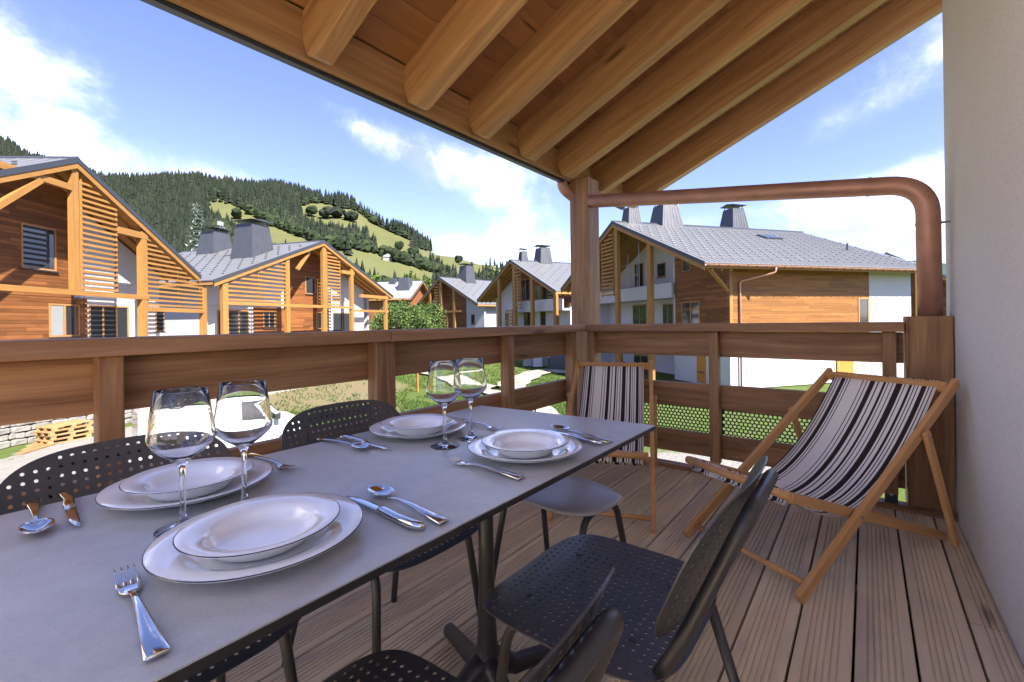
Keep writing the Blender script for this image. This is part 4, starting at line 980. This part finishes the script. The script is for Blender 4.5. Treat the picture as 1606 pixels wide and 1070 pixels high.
for f in fsr:
    for x_ in xsr: vs.append(XF(x_, f, ground_z(x_, f) if abs(x_) < 100 and f < 110 else GZ))
nx = len(xsr)
for j in range(len(fsr)-1):
    for i in range(nx-1): fs.append((j*nx+i, j*nx+i+1, (j+1)*nx+i+1, (j+1)*nx+i))
tag(mk('ground', mesh('ground', vs, fs), M_GR, smooth=True), kind='structure')
# terrace under the left houses with a rubble retaining wall
TERR = -2.0
tag(MB().prism([tuple(XF(*q)[:2]) for q in [(-17.3, 9.0), (-16.95, 15.2), (-15.55, 19.8), (-13.2, 27.5), (-11.0, 36), (-10.5, 55), (-40, 60), (-45, 5)]][::-1], 'z', GZ-.3, TERR).build('terrace', M_CONC), kind='structure')
M_STONE, Tn, b = principled('grey_fieldstone'); oi = Tn.new('ShaderNodeObjectInfo'); tc = Tn.new('ShaderNodeTexCoord')
nn = Tn.noise(tc.outputs['Object'], 9, 6, .65)
Tn.link(Tn.mix(nn, Tn.ramp(oi.outputs['Random'], [(0, (.10, .098, .092)), (.5, (.15, .145, .135)), (1, (.20, .19, .17))]), (.25, .24, .22)), b.inputs['Base Color'])
b.inputs['Roughness'].default_value = .9; Tn.link(Tn.bump(nn, .6, .03), b.inputs['Normal'])
rw = empty('stone_wall', Matrix.Translation(XF(-16.6, 16, GZ)), 'grey rubble retaining wall at the lower left behind the pallets', 'wall')
def stone_mesh(seed):
    rnd = random.Random(seed); bm = bmesh.new(); bmesh.ops.create_cube(bm, size=1); bmesh.ops.bevel(bm, geom=list(bm.edges), offset=.16, segments=1, affect='EDGES')
    for v in bm.verts: v.co += V((rnd.uniform(-.07, .07), rnd.uniform(-.05, .05), rnd.uniform(-.08, .08)))
    me = bpy.data.meshes.new('stone'); bm.to_mesh(me); bm.free(); me.materials.append(M_STONE); return me
STN = [stone_mesh(i) for i in range(9)]
wp = [XF(-17.3, 9.5), XF(-16.95, 15.2), XF(-15.55, 19.8), XF(-14.0, 25)]
for a, b2 in zip(wp[:-1], wp[1:]):
    d = (b2-a).normalized(); nn_ = V((d.y, -d.x, 0)); L = (b2-a).length
    MB().prism([tuple(p[:2]) for p in (a+nn_*.05, b2+nn_*.05, b2-nn_*.3, a-nn_*.3)], 'z', GZ-.1, TERR+.02).build('mortar_core', M_CONC, rw)
    z = GZ
    while z < TERR-.05:
        hh = random.uniform(.16, .26); u = random.uniform(0, .2)
        while u < L:
            ww = random.uniform(.22, .55)
            p = a+d*(u+ww/2)+nn_*random.uniform(.08, .14)+UP*(z+hh/2)
            ax = Matrix(((d.x*ww*.95, nn_.x*.22, 0, p.x), (d.y*ww*.95, nn_.y*.22, 0, p.y), (0, 0, hh*.94, p.z), (0, 0, 0, 1)))
            mk('stone', random.choice(STN), M_STONE, rw, ax); u += ww
        z += hh
    MB().prism([tuple(p[:2]) for p in (a+nn_*.22, b2+nn_*.22, b2-nn_*.35, a-nn_*.35)], 'z', TERR+.025, TERR+.11).build('coping', M_CONC, rw)
# pallets leaning on the wall
def pallet(W, label):
    r = tag(empty('wooden_pallet', W), label, 'pallet', 'wooden pallets against the stone wall')
    for k in range(5): abox('top_board', -.6, .6, -.4+k*.175, -.30+k*.175, .122, .144, M_PALLET, r, W)
    for k in (-.35, 0, .35):
        abox('bottom_board', -.6, .6, k-.05, k+.05, .0, .022, M_PALLET, r, W)
        for q in (-.53, 0, .53): abox('block', q-.07, q+.07, k-.05, k+.05, .0225, .1, M_PALLET, r, W)
    for q in (-.53, 0, .53): abox('stringer', q-.07, q+.07, -.4, .4, .1005, .1215, M_PALLET, r, W)
d = (wp[2]-wp[1]).normalized(); nn_ = V((d.y, -d.x, 0)); base = atz(100, 692, GZ)
for i in range(4):
    pallet(Matrix.Translation(base+V((0, 0, .146*i+.03))+d*.06*(i % 2)) @ Matrix.Rotation(math.atan2(d.y, d.x)+R(2*i-3), 4, 'Z'),
           ['lowest wooden pallet of the stack by the stone wall', 'second wooden pallet from the ground in the stack', 'third wooden pallet from the ground in the stack', 'topmost wooden pallet of the stack by the stone wall'][i])
for i in range(3):
    a = atz(30+i*8, 712-i*6, GZ+.05); b2 = atz(150, 676-i*5, GZ+.05)
    tag(beam('plank', a, b2, .2, .05, M_PALLET, None), ['long plank on the ground nearest the viewer, below the pallets', 'long plank on the ground in the middle of three, below the pallets', 'long plank on the ground closest to the pallets'][i], 'plank', 'planks on the ground')
# paths
def ribbon(name, pts, w_, z, mat):
    pts = [V(p) for p in pts]; fine_ = []
    for i in range(len(pts)-1):
        p0, p1, p2, p3 = pts[max(i-1, 0)], pts[i], pts[i+1], pts[min(i+2, len(pts)-1)]
        for k in range(8):
            t = k/8; fine_.append(.5*((2*p1)+(p2-p0)*t+(2*p0-5*p1+4*p2-p3)*t*t+(3*p1-p0-3*p2+p3)*t**3))
    fine_.append(pts[-1]); vs = []; fs = []
    for i, p in enumerate(fine_):
        t = (fine_[min(i+1, len(fine_)-1)]-fine_[max(i-1, 0)]).normalized(); n_ = V((-t.y, t.x, 0)); wd = w_*(1+.12*math.sin(i*1.7))
        for s in (-1, 1):
            q = p+n_*s*wd/2; X, F = q.dot(RT), q.dot(FW); vs.append((q.x, q.y, z))
        if i: fs.append((2*i-2, 2*i-1, 2*i+1, 2*i))
    return tag(mk(name, mesh(name, vs, fs), mat), kind='structure')
ribbon('path', [atz(*q, GZ+.14) for q in [(600, 573), (676, 583), (737, 601), (787, 613), (812, 596), (853, 581.5), (900, 584)]], 1.9, GZ+.135, M_PATH)
ribbon('path', [atz(*q, GZ+.14) for q in [(787, 613), (830, 640), (900, 690)]], 1.9, GZ+.139, M_PATH)
# low masonry and building material in front of house 4
for (px, py, lx, ly, hz, lab) in ((840, 574, 2.2, .4, 1.1, 'grey panel stack by the lawn left of the column'), (876, 578, 1.4, .5, 1.6, 'dark sheet leaning beside the lawn left of the column'), (843.5, 575, .8, .6, .8, 'small white crate at the edge of the lawn')):
    p = atz(px, py, GZ+.05); W = Matrix.Translation(p) @ Matrix.Rotation(YAW, 4, 'Z')
    o = MB(); o.prism([(-lx/2, 0), (lx/2, 0), (lx/2*.9, hz), (-lx/2*.95, hz*.97)], 'y', -ly/2, ly/2)
    tag(o.build('building_material', {0: M_CONC, 1: M_ZDARK, 2: M_WHITE}[0 if lx > 2 else (1 if lx > 1 else 2)], None, W), lab, 'materials')
sk = atz(655, 612, GZ+.1); tag(beam('stake', sk-UP*.2, sk+UP*1.0, .09, .09, M_POST, None), 'thin wooden stake standing in the grass behind the far wine glasses', 'stake')
# grass
gm = MB(); rnd = random.Random(3)
tri_v = []; tri_f = []
for _ in range(26000):
    px, py = rnd.uniform(380, 930), rnd.uniform(560, 700); p = atz(px, py, GZ+.03); X, F = p.dot(RT), p.dot(FW)
    if F > 45 or F < 9: continue
    if mnoise.noise((X*.5, F*.5, 3)) < -.15: continue
    if ((X+10.8)/4.4)**2+((F-26.5)/6)**2 < 1 and rnd.random() < .72: continue
    z = ground_z(X, F); hh = rnd.uniform(.06, .20); a = rnd.uniform(0, 6.28)
    for k in range(3):
        aa = a+k*2.1; dx, dy = math.cos(aa), math.sin(aa); o = len(tri_v); q = V((p.x, p.y, z))
        tri_v += [q+V((dy*.02, -dx*.02, 0)), q+V((-dy*.02, dx*.02, 0)), q+V((dx*hh*.6, dy*hh*.6, hh))]; tri_f.append((o, o+1, o+2))
M_BLADE = plain('grass_blades', (.045, .086, .016), .8, 0, .2, .7, .5)
tag(mk('grass', mesh('grass', tri_v, tri_f), M_BLADE), 'short green grass on the mounds beside the path', 'grass', kind='stuff')
# ================================================================== white van
def van(W, label):
    r = tag(empty('white_van', W), label, 'van'); hw = .88
    side = [(-2.1, .35), (-2.1, 1.70), (-2.02, 1.80), (.55, 1.84), (.75, 1.80), (1.35, 1.12), (1.95, .98), (2.10, .78), (2.12, .35), (1.82, .35), (1.76, .55), (1.58, .68), (1.38, .68), (1.2, .55), (1.14, .35), (-1.06, .35), (-1.12, .55), (-1.30, .68), (-1.5, .68), (-1.68, .55), (-1.74, .35)]
    n = len(side); vs = []; fs = []
    for y, k in ((-hw, 1), (-hw*.94, 0), (hw*.94, 0), (hw, 1)):
        for (x, z) in side: vs.append((x, y*(1-.10*max(0, (z-1.0))) if True else y, z))
    for j in range(3):
        for i in range(n): fs.append((j*n+i, j*n+(i+1) % n, (j+1)*n+(i+1) % n, (j+1)*n+i))
    fs += [tuple(range(n-1, -1, -1)), tuple(3*n+i for i in range(n))]
    mb = MB(); mb.add(vs, fs); mb.build('body', M_VAN, r, W)
    for s in (-1, 1):
        MB().add([(.62, s*.895*.935, 1.70), (1.25, s*.90*.985, 1.14), (.20, s*.90*.985, 1.14), (.20, s*.895*.935, 1.70)], [(0, 1, 2, 3)]).build('side_window', M_GLASSD, r, W)
        for x in (1.48, -1.40):
            t = Matrix.Translation((x, s*.80, .32)) @ Matrix.Rotation(R(90), 4, 'X')
            wv = MB().lathe([(.0, -.10), (.24, -.10), (.315, -.085), (.32, 0), (.315, .085), (.24, .10), (0, .10)], 24).build('wheel', M_RUBBER, r, W @ t, True)
            MB().lathe([(0, -.115*1), (.19, -.112), (.20, -.10), (.20, .10), (.19, .112), (0, .115)], 16).build('rim', M_GALV, wv, W @ t)
        MB().box(2.0, 2.125, s*.62-.16, s*.62+.16, .72, .86).build('headlight', M_IN, r, W)
        MB().box(1.05, 1.2, s*1.0-.08, s*1.0+.08, 1.12, 1.28).build('wing_mirror', M_BLACK, r, W)
    MB().add([(.80, -.74, 1.765), (1.33, -.80, 1.165), (1.33, .80, 1.165), (.80, .74, 1.765)], [(0, 1, 2, 3)]).build('windscreen', M_GLASSD, r, W @ Matrix.Translation((.012, 0, .012)))
    MB().box(2.0, 2.16, -.86, .86, .33, .52).build('bumper', M_BLACK, r, W)
    return r
pv = XF(-8.6, 13.6, GZ+.02); dv = (XF(-6.9, 15.6)-XF(-9.6, 13.0)).normalized()
van(Matrix.Translation(pv) @ Matrix.Rotation(math.atan2(dv.y, dv.x), 4, 'Z'), 'white panel van parked below the left railing, behind the near wine glasses')
# ================================================================== hillside
SKY = [(-900, 330), (-300, 330), (0, 292), (60, 268), (110, 246), (170, 226), (230, 230), (300, 231), (420, 217), (530, 194), (620, 153), (700, 110), (760, 92), (800, 84), (860, 60), (950, 42), (1100, 36), (1300, 40), (1700, 60)]
def sky_h(px):
    for (a, ha), (b_, hb) in zip(SKY[:-1], SKY[1:]):
        if a <= px <= b_: t = (px-a)/(b_-a); t = t*t*(3-2*t); return ha+(hb-ha)*t
    return SKY[-1][1] if px > 0 else SKY[0][1]
F0, FR = 125.0, 620.0
def hill_z(t_, F):             # t_ = X/F
    px = CX+FOC*t_; hs = sky_h(px)/FOC*FR; s = max(0, (F-F0)/(FR-F0))
    if s <= 0: return GZ-.5-((F0-F)*.05)
    if s <= 1: z = hs*(.18*s+.82*s**1.45)
    else: z = hs*(1-.9*(s-1)**1.2) if s < 1.9 else -20
    z += (6*mnoise.noise((t_*F*.012, F*.012, 0))+2.2*mnoise.noise((t_*F*.04, F*.04, 4)))*min(1, s*1.4)*min(1, hs/60)
    return z+GZ-.3
M_MEAD, Tn, b = principled('alpine_meadow'); geo = Tn.new('ShaderNodeNewGeometry'); Pz = geo.outputs['Position']
n1_ = Tn.noise(Pz, .018, 6, .62); n2_ = Tn.noise(Pz, .22, 5, .7); n3_ = Tn.noise(Tn.mapping(Pz, (1, 1, 3.2)), .05, 5, .6)
c = Tn.mix(n2_, (.052, .062, .024), (.092, .098, .040)); c = Tn.mix(sstep(n1_, .45, .62) if False else n1_, c, (.120, .112, .054))
c = Tn.mix(Tn.math('MULTIPLY', n3_, .35), c, (.06, .095, .025))
Tn.link(c, b.inputs['Base Color']); b.inputs['Roughness'].default_value = .95; b.inputs['Specular IOR Level'].default_value = .1
Tn.link(Tn.bump(n2_, .5, .6), b.inputs['Normal'])
ts = [-1.9+.0145*i for i in range(215)]; FF = [100, 112, F0]+[F0+i*9.5 for i in range(1, 60)]+[720, 780, 860, 960, 1100]
vs = []; fs = []; nt = len(ts)
for F in FF:
    for t_ in ts: vs.append(XF(t_*F, F, hill_z(t_, F)))
for j in range(len(FF)-1):
    for i in range(nt-1): fs.append((j*nt+i, j*nt+i+1, (j+1)*nt+i+1, (j+1)*nt+i))
tag(mk('hillside', mesh('hillside', vs, fs), M_MEAD, smooth=True), kind='structure')
# meadows (photo outline, dropped onto the slope)
MEADOW = [[(318, 312), (345, 308), (385, 330), (425, 352), (480, 372), (500, 385), (440, 392), (370, 350), (330, 335)], [(468, 322), (500, 316), (560, 330), (590, 352), (650, 378), (640, 390), (600, 372), (560, 362), (520, 358), (478, 345)],
          [(560, 352), (620, 380), (690, 396), (725, 402), (745, 420), (720, 432), (690, 412), (650, 400), (590, 382)], [(545, 385), (600, 400), (660, 420), (720, 438), (640, 445), (560, 425)], [(470, 375), (540, 392), (560, 410), (500, 420), (430, 400)], [(715, 400), (790, 414), (870, 420), (860, 440), (760, 440)], [(330, 384), (420, 395), (420, 420), (330, 410)]]
def inpoly(p, poly):
    x, y = p; c = False; j = len(poly)-1
    for i in range(len(poly)):
        if (poly[i][1] > y) != (poly[j][1] > y) and x < (poly[j][0]-poly[i][0])*(y-poly[i][1])/(poly[j][1]-poly[i][1])+poly[i][0]: c = not c
        j = i
    return c
def foliage_mat(name, cols, val=.0):
    m, T_, b = principled(name); at = T_.new('ShaderNodeAttribute'); at.attribute_name = 'tint'
    g = T_.new('ShaderNodeNewGeometry'); n = T_.noise(g.outputs['Position'], .35, 5, .7)
    f = T_.math('ADD', T_.math('MULTIPLY', at.outputs['Fac'], .75), T_.math('MULTIPLY', n, .25))
    T_.link(T_.ramp(f, [(i/(len(cols)-1), c) for i, c in enumerate(cols)]), b.inputs['Base Color'])
    b.inputs['Roughness'].default_value = .85; b.inputs['Specular IOR Level'].default_value = .15; return m
M_CONIF = foliage_mat('conifer_needles', [(.0075, .013, .0085), (.0115, .0185, .011), (.017, .025, .015), (.030, .030, .027)])
M_DECID = foliage_mat('leafy_crowns', [(.012, .019, .010), (.016, .025, .011), (.024, .036, .015), (.040, .054, .021)])
def tint(me, vals):
    a = me.attributes.new('tint', 'FLOAT', 'POINT'); a.data.foreach_set('value', vals)
class Wood_:
    def __init__(s): s.v = []; s.f = []; s.t = []
    def conifer(s, p, h, r, rnd, tiers=4, seg=7):
        tn = rnd.random()
        for k in range(tiers):
            z0 = h*(.10+.80*k/tiers); z1 = h*min(1, .10+.80*(k+1.75)/tiers); rr = r*(1-.85*k/tiers); o = len(s.v)
            for i in range(seg):
                a = 6.2832*(i+rnd.uniform(-.3, .3))/seg+k; q = rr*rnd.uniform(.65, 1.15)
                s.v.append((p.x+q*math.cos(a), p.y+q*math.sin(a), p.z+z0+rnd.uniform(-.05, .03)*h)); s.t.append(tn)
            s.v.append((p.x, p.y, p.z+z1)); s.t.append(min(1, tn+.12))
            for i in range(seg): s.f.append((o+i, o+(i+1) % seg, o+seg))
    def leafy(s, p, h, r, rnd, seg=8):
        tn = rnd.random(); rings = 5; o = len(s.v); cz = p.z+h*.55
        for j in range(rings+1):
            ph = math.pi*(j+.0)/rings
            for i in range(seg):
                a = 6.2832*(i+.5*(j % 2))/seg; q = r*math.sin(ph)*rnd.uniform(.72, 1.22)+.02*r; s.v.append((p.x+q*math.cos(a), p.y+q*math.sin(a), cz-h*.5*math.cos(ph)*rnd.uniform(.85, 1.12))); s.t.append(min(1, max(0, tn+rnd.uniform(-.2, .2))))
        for j in range(rings):
            for i in range(seg): s.f.append((o+j*seg+i, o+j*seg+(i+1) % seg, o+(j+1)*seg+(i+1) % seg, o+(j+1)*seg+i))
    def build(s, name, mat, parent=None):
        me = mesh(name, s.v, s.f); tint(me, s.t); return mk(name, me, mat, parent)
rnd = random.Random(11); wc, wd = Wood_(), Wood_(); solo = []
for _ in range(36000):
    F = F0+8+(FR*1.08-F0)*rnd.random()**.75; px = rnd.uniform(-60, 950); t_ = (px-CX)/FOC; z = hill_z(t_, F); p = XF(t_*F, F, z)
    qx, qy = proj(p+UP*2)
    if qy > 500: continue
    mead = any(inpoly((qx, qy), m_) for m_ in MEADOW) or any(inpoly(proj(p+UP*9), m_) for m_ in MEADOW); n_ = mnoise.noise((p.x*.018, p.y*.018, 2.0))
    top = (F-F0)/(FR-F0)
    if mead:
        if not (n_ > .42 and rnd.random() < .10): continue
    elif rnd.random() < .30 and top < .5: continue
    con = rnd.random() < (.92 if top > .72 or qx < 330 else .30)+.25*n_
    if con: h_ = rnd.uniform(11, 21)*(.8+.2*top); wc.conifer(p-UP*.5, h_, h_*rnd.uniform(.15, .22), rnd)
    else: h_ = rnd.uniform(5.5, 11.5); wd.leafy(p-UP*.8, h_, h_*rnd.uniform(.38, .55), rnd)
tag(wc.build('conifer_forest', M_CONIF), 'dark conifer forest covering the upper hillside', 'forest', kind='stuff')
tag(wd.build('leafy_woodland', M_DECID), 'mixed leafy woodland on the lower hillside', 'woodland', kind='stuff')
# single trees standing out on the meadows
M_BARK = plain('bark', (.10, .075, .055), .9, 0, .2, 6, .3)
def on_hill(px, py):
    d = ray(px, py); f = d.dot(FW); t_ = d.dot(RT)/f; best = None; F = F0
    while F < FR:
        if H+d.z/f*F <= hill_z(t_, F): return XF(t_*F, F, hill_z(t_, F)), F
        F += 2
    return None
LT = [(515, 344, 26, 22, 'round dark tree alone on the upper meadow'), (528, 342, 30, 18, 'low dark tree right of the round one on the upper meadow'), (552, 348, 24, 17, 'dark leafy tree at the right end of the meadow clump'), (487, 340, 22, 20, 'leafy tree at the left edge of the upper meadow'),
      (720, 414, 14, 13, 'dark round tree on the slope left of the column'), (694, 426, 12, 12, 'small round tree on the slope above the far chalet'), (760, 440, 12, 10, 'small tree on the slope behind the far houses'), (372, 344, 22, 18, 'round tree on the left meadow above the chimneys'), (585, 352, 20, 15, 'leafy tree at the meadow edge below the skyline'), (648, 402, 18, 14, 'leafy tree on the lower meadow in the middle'), (626, 396, 14, 18, 'pointed leafy tree on the lower meadow'), (668, 390, 12, 12, 'little tree near the pale track on the meadow')]
for (px, py, wp_, hp_, lab) in LT:
    hh = on_hill(px, py)
    if not hh: continue
    p, F = hh; hgt = hp_*F/FOC; wd_ = wp_*F/FOC
    r = tag(empty('meadow_tree', Matrix.Translation(p)), lab, 'tree', 'single trees on the meadow'); W_ = Wood_()
    for k in range(9):
        a = rnd.uniform(0, 6.28); q = rnd.uniform(.0, .30)*wd_; W_.leafy(p+V((q*math.cos(a), q*math.sin(a), hgt*rnd.uniform(.0, .38))), hgt*rnd.uniform(.5, .66), wd_*rnd.uniform(.22, .32), rnd, 8)
    W_.build('crown', M_CONIF if 'dark' in lab else M_DECID, r); MB().tube([p-UP*1, p+UP*hgt*.5], [hgt*.05, hgt*.03], 6).build('trunk', M_BARK, r)
# distant huts on the hill
for (px, py, wp_, lab) in ((607, 409, 14, 'tiny pale hut on the lower meadow'), (702, 391, 12, 'tiny dark hut on the ridge meadow'), (742, 404, 14, 'tiny hut at the top of the right meadow')):
    hh = on_hill(px, py)
    if hh:
        p, F = hh; w_ = wp_*F/FOC; W = Matrix.Translation(p) @ Matrix.Rotation(YAW+.4, 4, 'Z'); r = tag(empty('mountain_hut', W), lab, 'hut', 'huts on the hillside')
        MB().box(-w_/2, w_/2, -w_*.4, w_*.4, -1, w_*.4).build('wall', M_STONE if 'pale' in lab else M_CLAD, r, W); MB().prism([(-w_*.58, w_*.38), (w_*.58, w_*.38), (0, w_*.7)], 'y', -w_*.5, w_*.5).build('roof', M_ZLIGHT, r, W)
# far mountain to the right
vs = []; fs = []; nq = 60
for j in range(6):
    for i in range(nq):
        X = 2000+i*110; F = 4200+j*450; z = (300+420*math.exp(-((X-4700)/900)**2)+90*mnoise.noise((X*.002, 1, 0))+40*mnoise.noise((X*.007, j, 0)))*math.sin(min(1, j/3.2)*1.57)
        vs.append(XF(X, F, z))
for j in range(5):
    for i in range(nq-1): fs.append((j*nq+i, j*nq+i+1, (j+1)*nq+i+1, (j+1)*nq+i))
M_FAR = plain('distant_forest', (.035, .06, .05), .95, 0, .1, .01, .3)
tag(mk('far_mountain', mesh('far_mountain', vs, fs), M_FAR, smooth=True), kind='structure')
# ================================================================== nearer trees
def leaf_tree(name, label, base, hgt, rx, mat, nclump, nleaf, leaf, rnd, group=None, zlo=.22, parts=True):
    r = tag(empty(name, Matrix.Translation(base)), label, 'tree', group); v = []; f = []; t = []
    tr = MB().tube([base-UP*.3, base+V((.1, .05, hgt*.3)), base+V((.0, .1, hgt*.7))], [hgt*.03, hgt*.022, hgt*.008], 8)
    for _ in range(nclump):
        while True:
            q = V((rnd.uniform(-1, 1), rnd.uniform(-1, 1), rnd.uniform(-1, 1)))
            if .25 < q.length < 1: break
        q = q.normalized()*q.length**.5; c = base+V((q.x*rx, q.y*rx, hgt*(zlo+(1-zlo)*.5)+q.z*hgt*(1-zlo)*.5)); tn = rnd.random(); cr_ = rx*rnd.uniform(.16, .34)
        tr.tube([base+UP*hgt*rnd.uniform(.15, .5), (base+c)/2+UP*hgt*.15, c], [hgt*.010, hgt*.006, .01], 4, False)
        for _ in range(nleaf):
            d = V((rnd.gauss(0, 1), rnd.gauss(0, 1), rnd.gauss(0, .8))).normalized()*cr_*rnd.random()**.4; p = c+d
            n = V((rnd.gauss(0, 1), rnd.gauss(0, 1), rnd.gauss(.6, 1))).normalized(); a = n.orthogonal().normalized(); a = (a+n.cross(a)*rnd.uniform(-1, 1)).normalized(); b2 = n.cross(a); l = leaf*rnd.uniform(.6, 1.3); o = len(v)
            v += [p-a*l*.5, p+b2*l*.32, p+a*l*.5, p-b2*l*.32]; f.append((o, o+1, o+2, o+3)); t += [min(1, max(0, tn+rnd.uniform(-.15, .15)))]*4
    me = mesh('crown', v, f); tint(me, t); mk('crown', me, mat, r); tr.build('trunk', M_BARK, r, None, True)
rnd = random.Random(5)
G1 = 'leafy trees between the chalets'; M_BUSH = foliage_mat('garden_leaves', [(.025, .045, .014), (.045, .080, .022), (.080, .125, .036), (.13, .18, .06)])
leaf_tree('leafy_tree', 'dense green leafy tree right of the second chalet', XF(-13.2, 54, GZ), 5.9, 3.3, M_BUSH, 150, 60, .26, rnd, G1)
leaf_tree('leafy_tree', 'dense green leafy tree just left of the small far chalet', XF(-11.2, 58, GZ), 6.1, 2.9, M_BUSH, 130, 60, .26, rnd, G1)
leaf_tree('leafy_tree', 'green leafy tree nearest the right post of the second chalet', XF(-14.6, 60, GZ), 6.4, 3.0, M_BUSH, 110, 55, .28, rnd, G1)
M_LIME = foliage_mat('lime_leaves', [(.06, .10, .02), (.09, .15, .03), (.13, .19, .04)])
for (px, py, hp, wp_, lab) in ((588, 441, 15, 26, 'bright green bush left of the old chalet roof'), (667, 447, 18, 26, 'bright green bush behind the small far chalet'), (645, 436, 12, 22, 'bright green bush above the old chalet roof')):
    F = 112; p = XF((px-CX)/FOC*F, F, H+(504.3+(803-px)*.014-py)/FOC*F); hgt = p.z+hp*F/FOC-GZ
    leaf_tree('lime_tree', lab, V((p.x, p.y, GZ)), hgt, wp_*F/FOC/2, M_LIME, 60, 45, .5, rnd, 'bright green trees in the village', .35)
# pale spruce behind the left houses
def spruce(label, base, hgt, rad, mat, rnd, whorls=26):
    r = tag(empty('spruce_tree', Matrix.Translation(base)), label, 'tree'); v = []; f = []; t = []
    MB().tube([base, base+UP*hgt], [hgt*.02, .02], 8).build('trunk', M_BARK, r, None, True)
    for k in range(whorls):
        u = k/whorls; z = hgt*(.08+.91*u); L = rad*(1-u)**.85*1.0+.12
        for i in range(9):
            a = 6.2832*(i+rnd.random()*.6)/9+k*.7; d = V((math.cos(a), math.sin(a), 0)); ll = L*rnd.uniform(.7, 1.12); nseg = max(3, int(ll/.28)); sd = V((-d.y, d.x, 0)); tn = rnd.random()
            for j in range(nseg):
                q = (j+.6)/nseg; c = base+UP*(z-ll*.35*q**1.4+ll*.10*q)+d*ll*q
                for m_ in range(4):
                    e = (d*rnd.uniform(.2, 1)+sd*rnd.uniform(-1, 1)+UP*rnd.uniform(-.5, .5)).normalized(); l = rnd.uniform(.45, .85)*(1.1-q*.4); w_ = e.cross(UP).normalized()*.15; o = len(v)
                    v += [c-w_, c+w_, c+e*l]; f.append((o, o+1, o+2)); t += [min(1, max(0, tn*.5+.5*q))]*3
    me = mesh('crown', v, f); tint(me, t); mk('crown', me, mat, r)
M_BLUES = foliage_mat('blue_spruce_needles', [(.16, .20, .17), (.30, .35, .31), (.46, .50, .46)])
bs = XF((311-CX)/FOC*62, 62, GZ); spruce('pale silvery spruce rising behind the roofs of the left chalets', bs, (511-316)/FOC*62+H-GZ, 3.3, M_BLUES, rnd, 34)
